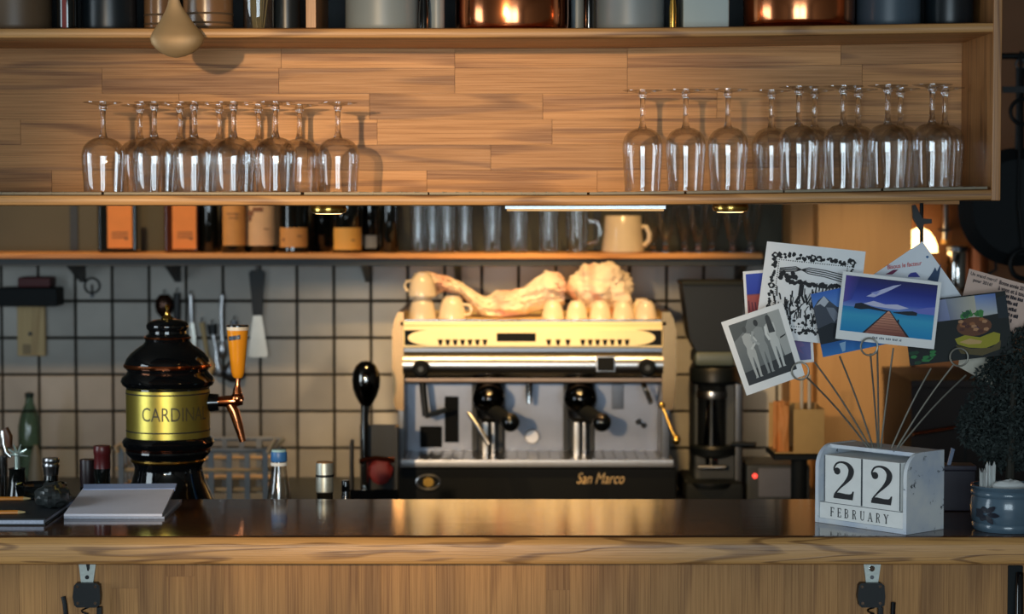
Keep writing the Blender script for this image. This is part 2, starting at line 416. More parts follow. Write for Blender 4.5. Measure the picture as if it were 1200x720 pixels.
# ================================================================== bar counter
YC, YCB = 3.751, 4.229
ZT = 1.10
wt = B()
x0, x1 = -1.35, 1.35
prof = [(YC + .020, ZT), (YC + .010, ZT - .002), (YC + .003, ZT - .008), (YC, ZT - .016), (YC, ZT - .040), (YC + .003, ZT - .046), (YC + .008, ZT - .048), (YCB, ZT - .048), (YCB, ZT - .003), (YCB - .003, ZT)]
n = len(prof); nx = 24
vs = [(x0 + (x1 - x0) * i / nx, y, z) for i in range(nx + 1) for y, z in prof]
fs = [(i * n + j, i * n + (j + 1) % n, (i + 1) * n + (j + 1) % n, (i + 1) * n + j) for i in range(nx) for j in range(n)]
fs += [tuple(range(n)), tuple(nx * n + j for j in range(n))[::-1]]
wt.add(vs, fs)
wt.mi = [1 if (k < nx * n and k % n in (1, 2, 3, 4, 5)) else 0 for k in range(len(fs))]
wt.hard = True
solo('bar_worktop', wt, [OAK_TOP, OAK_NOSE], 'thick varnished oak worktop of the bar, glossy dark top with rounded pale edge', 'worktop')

YF = YC + 0.055
bf = thing('bar_counter', 'oak bar counter clad in upright staves below the worktop', 'bar counter', (0, YF, 0))
part('frame', B().box(-1.33, 1.33, YF + .02, YF + .05, 0, ZT - .05), OAK_Z, bf)
edges = [-1.33]
pxs = [-30, 22, 54, 86, 130, 162, 195, 228, 262, 300, 325, 353, 386, 420, 446, 480, 511, 545, 575, 606, 640, 668, 700, 731, 762, 795, 825, 857, 890, 920, 950, 982, 1012, 1046, 1080, 1112, 1146, 1176, 1210]
edges += [XP(p, YF, 690) for p in pxs] 
x = edges[0] + .043
pre = []
while x < edges[1] - .02: pre.append(x); x += .043
edges = [edges[0]] + pre + edges[1:]
while edges[-1] < 1.30: edges.append(edges[-1] + .044)
joint = {195: 676, 130: 690, 640: 692}
zt = ZT - .049
for i in range(len(edges) - 1):
    a, b_ = edges[i] + .00015, edges[i + 1] - .00015
    cuts = [zt]
    jz = None
    for p, jy in joint.items():
        if abs(edges[i] - XP(p, YF, 690)) < .004: jz = ZP(jy, YF)
    if jz: cuts.append(jz)
    z = (jz or zt) - random.uniform(.16, .5)
    while z > .12: cuts.append(z); z -= random.uniform(.25, .55)
    cuts.append(0.0)
    for j in range(len(cuts) - 1):
        d = random.uniform(0, .0007)
        part('stave', B().box(a, b_, YF + d, YF + .02, cuts[j + 1] + .0001, cuts[j] - .0001), OAK_Z, bf)

# lower service top behind the bar and rear counter
solo('service_shelf', B().box(-1.35, 1.35, YCB + .004, 4.72, .86, .90, .003), STEELD, 'steel service shelf tucked behind the bar worktop', 'shelf')
solo('service_cabinet', B().box(-1.33, 1.33, YCB + .03, 4.70, 0, .859, .003).box(-1.33, 1.33, YCB + .012, YCB + .028, .1, .84), DARKGREY, 'dark cabinet carrying the steel service shelf behind the bar', 'cabinet')
RC = .855
rc = thing('rear_counter', 'dark rear counter below the tiled wall carrying the coffee machine', 'counter', (0, 6.1, 0))
part('worktop', B().box(-2.2, XP(956, 6.2), 5.68, YW - .012, RC - .04, RC, .004), DARKGREY, rc)
part('cabinet_body', B().box(-2.18, XP(954, 6.2), 5.74, YW - .012, 0, RC - .041), BLACKM, rc)

# ================================================================== hanging cabinet above the bar
YK = 3.80; YB = 4.06
def bow(p):                                # the right end of the cabinet rides a little higher
    t = max(0.0, (p[0] - 0.12) / 0.68)
    return (p[0], p[1], p[2] + 0.0095 * t ** 1.3)
def bz(x): return bow((x, 0, 0))[2]
hc = thing('hanging_cabinet', 'oak hanging cabinet with open shelf of wine glasses above the bar', 'cabinet', (0, 3.93, 1.66))
XL = -1.02; XR = XP(1163, YK, 120); XR2 = XP(1173.5, YK, 120)
zb0, zb1 = ZP(241.5, YK), ZP(228.5, YK)
zs0, zs1 = ZP(45, YK), ZP(32.5, YK)
ztop = 2.32
def rounded_board(x0, x1, y0, y1, z0, z1, nx=20):
    h = (z1 - z0); r = h * .35
    pr = [(y0 + r, z0), (y0 + r * .3, z0 + r * .3), (y0, z0 + r), (y0, z1 - r), (y0 + r * .3, z1 - r * .3), (y0 + r, z1), (y1, z1), (y1, z0)]
    n = len(pr); b = B()
    vs = [(x0 + (x1 - x0) * i / nx, y, z) for i in range(nx + 1) for y, z in pr]
    fs = [(i * n + j, i * n + (j + 1) % n, (i + 1) * n + (j + 1) % n, (i + 1) * n + j) for i in range(nx) for j in range(n)]
    fs += [tuple(range(n)), tuple(nx * n + j for j in range(n))[::-1]]
    b.hard = True
    return b.add(vs, fs).warp(bow)
part('bottom_board', rounded_board(XL, XR, YK, YB, zb0, zb1), OAK_EDGE, hc)
part('shelf_board', rounded_board(XL, XR, YK, YB + .02, zs0, zs1), OAK_EDGE, hc)
part('top_board', rounded_board(XL, XR, YK, YB + .02, ztop, ztop + .018), OAK_EDGE, hc)
part('side_panel', B().box(XR, XR2, YK - .002, YB + .022, zb0 + bz(XR) - .001, ztop + .03, .002), OAK_SIDE, hc)
part('side_panel', B().box(XL - .018, XL, YK - .002, YB + .022, zb0 - .001, ztop + .03, .002), OAK_SIDE, hc)
part('divider', B().box(XP(358, YK, 10), XP(370, YK, 10), YK + .006, YB, zs1 + .0002, ztop - .0002, .001), OAK_SIDE, hc)
part('upper_back_panel', B().box(XL, XR, YB, YB + .015, zs1 + .011, ztop), plain('dark_teal_board', L(34, 42, 46), 0.7), hc)
for x in (XL + .1, 0.0, XR - .1):
    part('ceiling_rod', B().tube([(x, 3.95, ztop + .018), (x, 3.95, 2.62)], .008), BLACK, hc)
bp_ = part('back_panel', B().box(XL, XR, YB + .012, YB + .02, zb0 + .002, zs0 + .008), OAK_X, hc)
rows = 6; zlo, zhi = zb1 - .002, zs0 + .011
joints = {0: [], 1: [327, 533, 735], 2: [433, 640], 3: [160, 442, 645], 4: [60, 300, 560, 820], 5: [200, 420, 700, 930]}
joints = {5: [330, 533, 735, 985], 4: [120, 327, 533, 735, 1010], 3: [210, 433, 636, 840], 2: [24, 260, 442, 647, 900], 1: [150, 360, 575, 790, 1030], 0: [60, 300, 500, 700, 960]}
rh = (zhi - zlo) / rows
for r in range(rows):
    xs = [XL] + [XP(p, YB, 140) for p in joints[r]] + [XR]
    for i in range(len(xs) - 1):
        d = random.uniform(0, .0006)
        z0_, z1_ = zlo + r * rh + .0002, zlo + (r + 1) * rh - .0002
        b = B().box(xs[i] + .0003, xs[i + 1] - .0003, YB + d, YB + .012, z0_, z1_, nx=4)
        b.warp(lambda p: (p[0], p[1], min(bow(p)[2], zs0 + bz(p[0]) + .004)))
        part('stave', b, OAK_X, bp_)
# drainer mats lying on the bottom board
MATM = plain('dull_grid_metal', L(112, 102, 84), .5, .5)
mats_px = [(-60, 118), (121, 352), (356, 501), (503, 688), (691, 802), (805, 918), (920, 1033), (1036, 1158)]
for i, (a, c) in enumerate(mats_px):
    xa, xc = XP(a, YK, 226), XP(c, YK, 226)
    b = B(); z = zb1 + .0003
    b.box(xa, xc, YK + .006, YK + .010, z, z + .0042, nx=6).box(xa, xc, YB - .016, YB - .012, z, z + .0042, nx=6)
    b.box(xa, xa + .003, YK + .010, YB - .016, z, z + .0042).box(xc - .003, xc, YK + .010, YB - .016, z, z + .0042)
    k = int((xc - xa) / .0215)
    for j in range(1, k):
        xx = xa + (xc - xa) * j / k
        b.box(xx - .001, xx + .001, YK + .0052, YB - .012, z, z + .0050)
    where = ['beside the cabinet end without glasses', 'under the squat wine glasses', 'beside the last squat wine glass', 'in the empty middle of the shelf', 'at the first tall wine glass', 'under the middle tall wine glasses', 'under the tall glasses above the photo cards', 'against the oak side panel'][i]
    solo('drainer_mat', b.warp(bow), MATM, 'thin pale metal drainer grid ' + where, 'drainer mat', 'drainer grids on the glass shelf')

# ------------------------------------------------------------------ wine glasses, upside down
def wine_glass(name, label, h, bowl, r_stem, r_foot, group, loc):
    t = thing(name, label, 'wine glass', loc, group)
    O = Vector(loc)
    zt_ = bowl[-1][1]
    b = B().lathe_open(O, bowl, 40); part('bowl', b, GLASS, t)
    b = B().lathe(O, [(.0085, zt_ - .003), (.0062, zt_ + .003), (r_stem, zt_ + .010), (r_stem * .86, (zt_ + h) / 2), (r_stem, h - .014), (r_stem * 1.5, h - .011), (r_stem * 1.5, h - .008), (r_stem * 1.25, h - .007)], 18)
    part('stem', b, STEMGLASS, t)
    b = B().lathe(O, [(r_stem * 1.4, h - .0068), (.012, h - .005), (r_foot * .75, h - .0026), (r_foot, h - .0012), (r_foot, h - .0002), (.0, h)], 36)
    part('foot', b, FOOTGLASS, t)
    return t
FOOTGLASS = thin_glass('foot_glass', (.93, .94, .94, 1), (.62, .62, .6, 1), 3.0)
def scaleprof(p, r, z): return [(a * r, b * z) for a, b in p]
tallb = [(.0310, .0), (.0322, .02), (.0334, .04), (.0345, .06), (.0352, .072), (.0349, .084), (.0322, .094), (.0262, .1025), (.0175, .1080), (.0105, .1102), (.006, .1108)]
squatb = [(.0335, .0), (.0346, .015), (.0358, .032), (.0369, .047), (.0375, .058), (.0368, .069), (.0335, .0785), (.0268, .0862), (.0180, .0915), (.0105, .0938), (.006, .0945)]
zg = zb1 + .0058
def rowpos(px, Y): return (XP(px, Y, 170), Y, zg + bz(XP(px, Y, 170)))
gt = gs = None
TF, TB = 'tall slim wine glass upside down in the guest-side row above the photo cards', 'tall slim wine glass upside down in the row against the panel above the photo cards'
TM = 'tall slim wine glass upside down at the open end of the tall row'
for px_, Y, lab, grp in [(753, 3.905, TM, 'tall wine glasses at the open end'), (803.5, 3.905, TM, 0), (853, 3.905, TM, 0), (904, 3.985, TB, 1), (936, 3.855, TF, 2), (954.5, 3.985, TB, 1), (988, 3.855, TF, 2), (1005.5, 3.985, TB, 1), (1040, 3.855, TF, 2), (1055, 3.985, TB, 1),
                         (1092, 3.855, 'tall slim wine glass upside down in the guest-side row next to the oak side panel', 2), (1107, 3.985, 'tall slim wine glass upside down in the panel-side row next to the oak side panel', 1)]:
    grp = {0: 'tall wine glasses at the open end', 1: 'tall wine glasses against the panel', 2: 'tall wine glasses in the guest-side row'}.get(grp, grp)
    if gt is None: gt = wine_glass('wine_glass', lab, .177, tallb, .0048, .0345, grp, rowpos(px_, Y))
    else: dup(gt, rowpos(px_, Y), lab, grp)
SF, SB = 'short wide wine glass upside down in the guest-side row above the beer tap', 'short wide wine glass upside down in the row against the panel above the beer tap'
for px_, Y, lab in [(121, 3.86, 'short wide wine glass upside down alone at the cabinet end of its row'), (181, 3.86, SF), (228, 3.86, SF), (274, 3.86, SF), (323, 3.86, SF), (396, 3.88, 'short wide wine glass upside down set apart beside the empty shelf middle'), (164, 3.975, SB), (211, 3.975, SB), (257, 3.975, SB), (303, 3.975, SB), (351, 3.975, SB)]:
    grp = 'short wine glasses against the panel' if lab == SB else 'short wine glasses in the guest-side row'
    if gs is None: gs = wine_glass('wine_glass', lab, .155, squatb, .0048, .034, grp, rowpos(px_, Y))
    else: dup(gs, rowpos(px_, Y), lab, grp)

# ------------------------------------------------------------------ pots and jars on the upper shelf
def shelf_z(x): return zs1 + bz(x) + .0004
def pot_on_shelf(name, cx, rpx, Y, h, mat, label, cat, prof=None, lid=None, extra=None):
    X = XP(cx, Y, 10); r = rpx * M(Y); z = shelf_z(X + r)
    t = thing(name, label, cat, (X, Y, z))
    pr = prof(r, h) if prof else [(r * .94, 0), (r * .985, .004), (r, .012), (r, h - .006), (r * .97, h), (r * .9, h), (r * .9, h - .01), (0, h - .01)]
    part('body', B().lathe((X, Y, z), pr, 48), mat, t)
    if lid: part('lid', B().lathe((X, Y, z + h), [(r * .985, 0), (r * 1.02, .003), (r * 1.02, .012), (r * .6, .02), (.012, .024), (.012, .04), (0, .042)], 36), lid, t)
    if extra: extra(t, X, Y, z, r)
    return t
CLAY = plain('brown_stoneware', L(104, 82, 60), 0.45, var=0.1, scale=14)
CLAY2 = plain('glazed_brown_stoneware', L(132, 96, 64), 0.25, var=0.12, scale=10)
TIN = plain('grey_enamel', L(132, 142, 146), 0.42, var=0.04, scale=12)
TIN2 = plain('pale_enamel', L(178, 188, 182), 0.42, var=0.04, scale=12)
TINB = plain('blue_grey_enamel', L(72, 88, 100), 0.42, var=0.05, scale=12)
RED = plain('red_paper', L(140, 44, 36), 0.6)
SLATE = plain('slate_glaze', L(26, 34, 39), 0.35)
def bands(t, X, Y, z, r):
    for h in (.006, .014, .03):
        part('band', B().lathe((X, Y, z), [(r * 1.0, h), (r * 1.03, h + .002), (r * 1.0, h + .004)], 40), CLAY, t)
pot_on_shelf('stoneware_crock', 18, 42, 3.93, .17, CLAY, 'wide dull brown stoneware crock at the far end of the cabinet top', 'crock', lid=CLAY)
def red_label(t, X, Y, z, r):
    part('paper_label', B().box(X - r * .3, X + r * .1, Y - r - .001, Y - r * .9, z + .004, z + .12), RED, t)
pot_on_shelf('oil_bottle', 79, 12, 3.90, .2, GLASSB, 'dark bottle with a red paper strip on the cabinet top', 'bottle', extra=red_label)
pot_on_shelf('black_canister', 128, 32, 3.94, .16, SLATE, 'black lidded canister standing between the red-striped bottle and the ladle', 'canister', lid=SLATE)
pot_on_shelf('ribbed_crock', 188, 19, 3.95, .15, CLAY2, 'narrow brown glazed crock half hidden by the hanging ladle', 'crock', extra=bands)
pot_on_shelf('striped_crock', 244, 29, 3.93, .16, CLAY2, 'banded brown glazed crock on the cabinet top next to the ladle', 'crock', extra=bands)
def herbs(t, X, Y, z, r):
    b = B(); rr = random.Random(3)
    for k in range(26):
        a = rr.uniform(0, 6.28); q = rr.uniform(.1, .9) * r * .8
        p0 = (X + q * cos(a) * .5, Y + q * sin(a) * .5, z + .006)
        b.tube([p0, (X + q * cos(a), Y + q * sin(a), z + .07), (X + 1.5 * q * cos(a), Y + 1.2 * q * sin(a), z + .17)], .0016, 5)
    o = part('dried_herbs', b, plain('dried_herb', L(120, 108, 74), 0.9), t); o['kind'] = 'stuff'
pot_on_shelf('herb_jar', 303, 18, 3.92, .12, GLASS, 'clear glass jar of dried herb stalks beside the wooden divider', 'jar',
             prof=lambda r, h: [(r * .9, 0), (r, .008), (r, h)], extra=herbs)
pot_on_shelf('slate_jug', 336, 15, 3.95, .18, SLATE, 'slim black jar standing right against the wooden divider', 'jar', lid=SLATE)
pot_on_shelf('grey_tin', 448, 43, 3.94, .2, TIN, 'large grey enamel tin next to the wooden divider', 'tin', lid=TIN)
pot_on_shelf('pepper_mill', 496.5, 6, 3.88, .2, BLACKG, 'thin black pepper mill between two grey tins', 'pepper mill',
             prof=lambda r, h: [(r, 0), (r, .03), (r * .7, .06), (r * .9, .12), (r * .5, .15), (r * .9, .17), (0, .2)])
pot_on_shelf('slim_tin', 512, 9, 3.91, .17, TIN, 'slim grey tin beside the copper pan standing by the divider side', 'tin', lid=TIN)
def pan_handle(sgn):
    def f(t, X, Y, z, r):
        part('handle', B().tube([(X + sgn * r * .97, Y + .01, z + .10), (X + sgn * (r + .02), Y + .01, z + .115), (X + sgn * (r + .02), Y + .05, z + .115), (X + sgn * r * .9, Y + .05, z + .10)], .004), BRASS, t)
        part('base_ring', B().lathe((X, Y, z), [(r * .9, 0), (r * .965, .001), (r * .985, .006)], 48), COPPERD, t)
    return f
panprof = lambda r, h: [(r * .93, .0005), (r * .975, .004), (r * .995, .012), (r, .03), (r, h), (r * .985, h + .002), (r * .97, h), (r * .97, .02), (0, .02)]
pot_on_shelf('copper_pan', 600, 66, 3.935, .13, COPPER, 'polished copper pan on the cabinet top between grey tins', 'pan', prof=panprof, extra=pan_handle(1))
pot_on_shelf('small_tin', 677, 8, 3.99, .17, TIN, 'narrow grey tin tucked behind the middle copper pan', 'tin', lid=TIN)
pot_on_shelf('black_shaker', 690, 6, 3.90, .17, BLACKG, 'thin black shaker in front of a grey canister', 'shaker')
pot_on_shelf('grey_canister', 738, 40, 3.94, .19, TIN, 'blue-grey enamel canister beside a small brass mill', 'canister', lid=TIN)
pot_on_shelf('brass_mill', 788.5, 4.5, 3.90, .19, BRASS, 'thin brass spice mill between a canister and a pale box', 'mill',
             prof=lambda r, h: [(r, 0), (r, .04), (r * .6, .06), (r * .8, .13), (r * .5, .15), (r * .8, .17), (0, h)])
X = XP(828, 3.9, 10); z = shelf_z(X + .05)
t = thing('pale_box', 'pale grey-green metal box beside the copper pan above the tall glasses', 'box', (X, 3.95, z))
part('body', B().box(XP(800, 3.9, 10), XP(855, 3.9, 10), 3.9, 4.02, z, z + .16, .004), TIN2, t)
part('lid', B().box(XP(799, 3.9, 10), XP(856, 3.9, 10), 3.899, 4.021, z + .16, z + .18, .004), TIN2, t)
pot_on_shelf('copper_pan', 936, 65, 3.935, .13, COPPER, 'polished copper pan beside the blue-grey cylinder near the oak side panel', 'pan', prof=panprof, extra=pan_handle(-1))
pot_on_shelf('blue_canister', 1041, 37, 3.94, .19, TINB, 'dark blue-grey enamel cylinder beside the second copper pan', 'canister', lid=TINB)
pot_on_shelf('black_crock', 1112, 28, 3.94, .15, SLATE, 'black crock in the corner by the oak side panel', 'crock', lid=SLATE)

# ladle hanging in front of the cabinet
YL = 3.772
ld = thing('ladle', 'large worn brass ladle hanging in front of the cabinet shelf', 'ladle', (XP(206, YL, 60), YL, ZP(68, YL)))
prof = [(-150, 201, 5, 2), (-60, 202, 5.2, 2.2), (0, 203.5, 6.4, 2.6), (7, 204, 8.6, 3.2), (14, 205, 12.5, 4.6), (21, 205.5, 17, 7), (28, 206, 21.5, 10), (34, 206.5, 26, 13), (40, 207, 30, 15), (45, 207, 31.5, 17), (51, 207, 30, 16), (57, 207, 25, 14), (62, 207, 18.5, 10), (66, 206.5, 9.5, 5), (67.5, 206.5, 2, 1)]
b = B(); sg = 24; vs = []; fs = []
for y, cx, rx, ry in prof:
    c = W(cx, y, YL)
    for k in range(sg):
        a = 2 * pi * k / sg; vs.append((c[0] + rx * M(YL) * cos(a), YL + .004 + ry * M(YL) * .55 * sin(a), c[2]))
for i in range(len(prof) - 1):
    for k in range(sg): fs.append((i * sg + k, i * sg + (k + 1) % sg, (i + 1) * sg + (k + 1) % sg, (i + 1) * sg + k))
fs += [tuple(range(sg)), tuple((len(prof) - 1) * sg + k for k in range(sg))[::-1]]
part('spoon', b.add(vs, fs), SPOONWOOD, ld)
c = W(201, -150, YL)
part('hanging_hook', B().tube([(c[0], YL + .004, c[2] - .004), (c[0], YL - .002, c[2] + .015), (c[0], YL + .014, ztop - .006), (c[0], YK - .006, ztop + .010), (c[0], YK - .003, ztop + .021), (c[0], YK + .02, ztop + .0215)], .0025), STEEL, ld)

# lamps under the cabinet
LAMPW = plain('lit_lamp_glass', L(255, 220, 160), 0.4, emit=(1, .62, .25, 1), es=5.0)
for cx, where in ((385, 'above the dark liqueur bottles'), (856, 'above the footed glasses by the photo cards')):
    Yp = 3.985; X = XP(cx, Yp, 240); z = zb0 + bz(X) - .0003
    t = thing('puck_lamp', 'small round brass lamp under the cabinet ' + where, 'lamp', (X, Yp, z - .014))
    part('housing', B().lathe((X, Yp, z), [(.026, -.014), (.031, -.012), (.033, -.006), (.031, 0)], 28), BRASS, t)
    part('lens', B().lathe((X, Yp, z), [(0, -.0155), (.022, -.0150), (.024, -.0141)], 24), LAMPW, t)
xa, xc = XP(592, 4.02, 242), XP(780, 4.02, 242); z = zb0 - .0003
t = thing('light_bar', 'slim light bar under the middle of the cabinet', 'lamp', (0.13, 4.03, z - .012))
zz = z + min(bz(xa), bz(xc))
part('housing', B().box(xa, xc, 4.018, 4.045, zz - .006, zz), STEEL, t)
part('diffuser', B().box(xa + .003, xc - .003, 4.020, 4.043, zz - .010, zz - .0062, .001), plain('lit_diffuser', L(255, 220, 160), .5, emit=(1, .48, .13, 1), es=0.5), t)
# cable hanging below the cabinet
b = B(); pts = [W(1080, y, 4.03) for y in (238, 250, 262, 275, 300, 330)]
b.tube(pts, .0035, 8)
t = solo('lamp_cable', b.ppx([(1069, 241), (1073, 240), (1081, 256), (1092, 257), (1092, 262), (1083, 263), (1080, 270), (1078, 270), (1070, 256)], 4.026, .008), BLACK, 'black cable with a clip hanging from the cabinet behind the photo cards', 'cable')

# ================================================================== shelf on the rear wall
YS = 6.26
zsh1 = ZP(297, YS); zsh0 = ZP(303.5, YS); zstrip = ZP(312, YS)
XS0, XS1 = -1.75, XP(894, YS, 300)
ws = thing('wall_shelf', 'long wooden shelf of bottles and glasses fixed to the tiled wall', 'shelf', (-.4, 6.4, zstrip))
part('board', B().box(XS0, XS1, YS, YW - .001, zsh0, zsh1, .003), SHELFWOOD, ws)
part('rail', B().box(XS0, XS1, YS + .012, YS + .03, zstrip, zsh0 - .0003, .001), DARKGREY, ws)  # dark strip below the front of the board
for px_ in (86, 200, 428, 536, 700, 870):
    X = XP(px_, 6.35, 312)
    b = B().prism([(0, 0)], 0, 0) if False else B()
    b.add([(X - .009, YS + .03, zsh0 - .001), (X + .009, YS + .03, zsh0 - .001), (X - .009, YW - .011, zsh0 - .001), (X + .009, YW - .011, zsh0 - .001),
           (X - .009, YW - .011, zsh0 - .075), (X + .009, YW - .011, zsh0 - .075), (X - .009, YS + .03, zsh0 - .020), (X + .009, YS + .03, zsh0 - .020)],
          [(0, 1, 3, 2), (0, 2, 4, 6), (1, 7, 5, 3), (6, 4, 5, 7), (0, 6, 7, 1), (2, 3, 5, 4)])
    part('bracket', b, DARKGREY, ws)
for px_ in (86, 700):
    X = XP(px_, 6.48, 270); b = B().box(X - .011, X + .011, YW - .012, YW - .001, zsh1 + .002, 2.35)
    part('slotted_upright', b, DARKGREY, ws)

SZ = zsh1 + .0004
LAB_O = plain('orange_label', L(226, 140, 66), 0.6, var=.05)
LAB_T = plain('tan_label', L(206, 150, 84), 0.6, var=.06)
LAB_C = plain('cream_label', L(214, 180, 140), 0.6, var=.05)
LAB_Y = plain('yellow_label', L(232, 176, 84), 0.6, var=.04)
LAB_W = plain('white_label', L(200, 200, 190), 0.6, var=.04)
PRINTGREY = plain('label_print', L(128, 84, 52), 0.6, var=.2, scale=300)
def bottle(cx, hw, mat, label, square=False, Y=6.34, h=.29, lab=None, marks=(), cap=BLACK, bodyh=.19):
    X = XP(cx, Y, 270); w = hw * M(Y)
    t = thing('liquor_bottle', label, 'bottle', (X, Y, SZ), 'bottles on the wall shelf')
    if square:
        b = B().box(X - w, X + w, Y - w * .7, Y + w * .7, SZ, SZ + bodyh, .008, seg=3)
        b.lathe((X, Y, SZ + bodyh), [(w * .62, -.004), (w * .5, .015), (.014, .03), (.0135, h - bodyh - .03)], 24)
        fy = Y - w * .7
    else:
        b = B().lathe((X, Y, SZ), [(w * .9, 0), (w, .006), (w, bodyh), (w * .93, bodyh + .015), (w * .6, bodyh + .035), (.015, bodyh + .055), (.0135, h - .03)], 32)
        fy = Y - w
    part('glass_body', b, mat, t)
    part('cap', B().lathe((X, Y, SZ + h - .032), [(.016, 0), (.016, .034), (.013, .036), (0, .036)], 20), cap, t)
    if lab:
        x0, y0, x1, y1, lm = lab
        xa, xb = XP(x0, fy, 270), XP(x1, fy, 270); za, zb_ = ZP(y1, fy), ZP(y0, fy)
        if y0 < 246: zb_ = SZ + bodyh - .012
        if square:
            lo = part('label', B().box(xa, xb, fy - .0012, fy + .001, za, zb_), lm, t)
        else:
            bb = B(); n = 12; vs = []; fs = []
            a0 = math.asin(max(-1, min(1, (xa - X) / (w * 1.005)))); a1 = math.asin(max(-1, min(1, (xb - X) / (w * 1.005))))
            for i in range(n + 1):
                a = a0 + (a1 - a0) * i / n
                for rr in (w + .0012, w - .002):
                    for zz in (za, zb_): vs.append((X + rr * sin(a), Y - rr * cos(a), zz))
            for i in range(n):
                o = 4 * i; fs += [(o, o + 4, o + 5, o + 1), (o + 2, o + 3, o + 7, o + 6), (o, o + 2, o + 6, o + 4), (o + 1, o + 5, o + 7, o + 3)]
            fs += [(0, 1, 3, 2), (4 * n, 4 * n + 2, 4 * n + 3, 4 * n + 1)]
            lo = part('label', bb.add(vs, fs), lm, t)
        if marks:
            for (mx0, my0, mx1, my1) in marks:
                b = B()
                p = W(mx0, my1, fy); q = W(mx1, my0, fy); xm = (p[0] + q[0]) / 2
                yy = fy - .0018 if square else Y - math.sqrt(max(0, w * w - (xm - X) ** 2)) - .0020
                b.box(p[0], q[0], yy, yy + .0008, p[2], q[2])
                part('label_print', b, PRINTGREY, lo)
    return t
bottle(140, 23, GLASSB, 'square black liqueur bottle with a tall plain orange label', True, lab=(126, 240, 155, 291, LAB_O), marks=((131, 272, 150, 273.2), (131, 275, 150, 276.2), (131, 278, 146, 279.2), (146, 278, 150, 281)))
bottle(214, 20, AMBER, 'square amber liqueur bottle with a tall orange label', True, lab=(202, 240, 230, 292, LAB_O), marks=((208, 272, 226, 273.2), (208, 275, 226, 276.2), (208, 278, 222, 279.2), (222, 278, 226, 281)))
bottle(245, 11, GLASSB, 'slim black bottle without label between the amber and tan-labelled bottles', Y=6.36)
bottle(273, 15, GLASSB, 'black bottle with a tall dull tan label', Y=6.315, lab=(261, 240, 286, 288, LAB_T), marks=((266, 250, 281, 251.5), (268, 255, 279, 256)))
bottle(305, 19, GLASSB, 'black bottle with a large cream label and dark emblem', Y=6.36, lab=(288, 240, 322, 288, LAB_C), marks=((290, 247, 302, 253), (296, 243, 308, 248), (291, 254, 297, 259), (303, 268, 316, 269)))
bottle(343, 20, GLASSB, 'black bottle with a low beige label next to the cream-labelled bottle', Y=6.34, lab=(328, 267, 359, 290, LAB_T), marks=((344, 276, 354, 277.5), (331, 279, 334, 283)))
bottle(377, 13, GLASSB, 'plain black bottle between the beige and yellow labelled bottles', Y=6.42)
bottle(406, 19, GLASSB, 'black bottle with a square bright yellow label', Y=6.34, lab=(391, 267, 422, 293, LAB_Y), marks=((408, 281, 416, 282.5),))
bottle(433, 11, GLASSB, 'small black bottle with a narrow white label', Y=6.42, lab=(428, 276, 441, 291, LAB_W))
bottle(456, 11, GLASSB, 'plain dark bottle standing beside the empty drinking glasses', Y=6.36)

def glass_thing(name, cx, label, cat, prof, Y=6.36, base=True, mat=GLASS, handle=None, group='glasses on the wall shelf'):
    X = XP(cx, Y, 280)
    t = thing(name, label, cat, (X, Y, SZ), group)
    part('bowl' if base == 'foot' else 'body', B().lathe_open((X, Y, SZ), prof, 28), mat, t)
    if base == 'foot': part('foot', B().lathe((X, Y, SZ), [(.030, 0), (.030, .002), (.010, .006), (.007, .012), (.0085, .03), (0, .031)], 24), STEMGLASS, t)
    else: part('thick_base', B().lathe((X, Y, SZ), [(prof[0][0] * .96, 0), (prof[0][0] * .97, .008), (0, .009)], 24), STEMGLASS, t)
    if handle:
        r = prof[3][0]
        part('handle', B().tube([(X + r * .97, Y, SZ + .09), (X + r + .028, Y, SZ + .085), (X + r + .034, Y, SZ + .055), (X + r + .026, Y, SZ + .028), (X + r * .97, Y, SZ + .022)], .006), STEMGLASS, t)
    return t
tumb = lambda r, h: [(r * .86, 0), (r * .9, h * .1), (r * .94, h * .4), (r, h)]
for cx, r, h, lab in ((490, 10, .155, 'tall clear drinking glass standing next to the dark bottles'), (507, 9, .15, 'tall clear drinking glass in the first pair after the bottles'),
                      (524, 10, .15, 'tall clear drinking glass beside a gap on the shelf'), (545, 9, .14, 'clear drinking glass right of the gap above the towel corner'),
                      (577, 11, .16, 'tall clear highball glass above the long towel'), (608, 11, .155, 'tall clear highball glass above the machine display'), (643, 12, .155, 'tall clear highball glass next to the glass beer mug')):
    glass_thing('drinking_glass', cx, lab, 'glass', tumb(r * M(6.36), h))
glass_thing('beer_mug', 676, 'clear glass beer mug with handle next to the white mug', 'beer mug', tumb(.033, .125), handle=True)
X = XP(730, 6.33, 280)
t = thing('china_mug', 'cream china mug with handle on the wall shelf', 'mug', (X, 6.33, SZ))
hm = ZP(253, 6.33) - SZ
part('body', B().lathe((X, 6.33, SZ), [(.058, 0), (.061, .004), (.058, .03), (.054, hm * .6), (.0525, hm - .002), (.051, hm), (.0485, hm - .002), (.05, .012), (0, .010)], 40), CREAM, t)
part('handle', B().tube([(X + .051, 6.325, SZ + hm * .70), (X + .066, 6.322, SZ + hm * .70), (X + .075, 6.320, SZ + hm * .52), (X + .074, 6.320, SZ + hm * .34), (X + .062, 6.322, SZ + hm * .2), (X + .054, 6.325, SZ + hm * .22)], .0075, 10), CREAM, t)
tulip = [(.007, .028), (.016, .045), (.024, .075), (.030, .11), (.034, .15)]
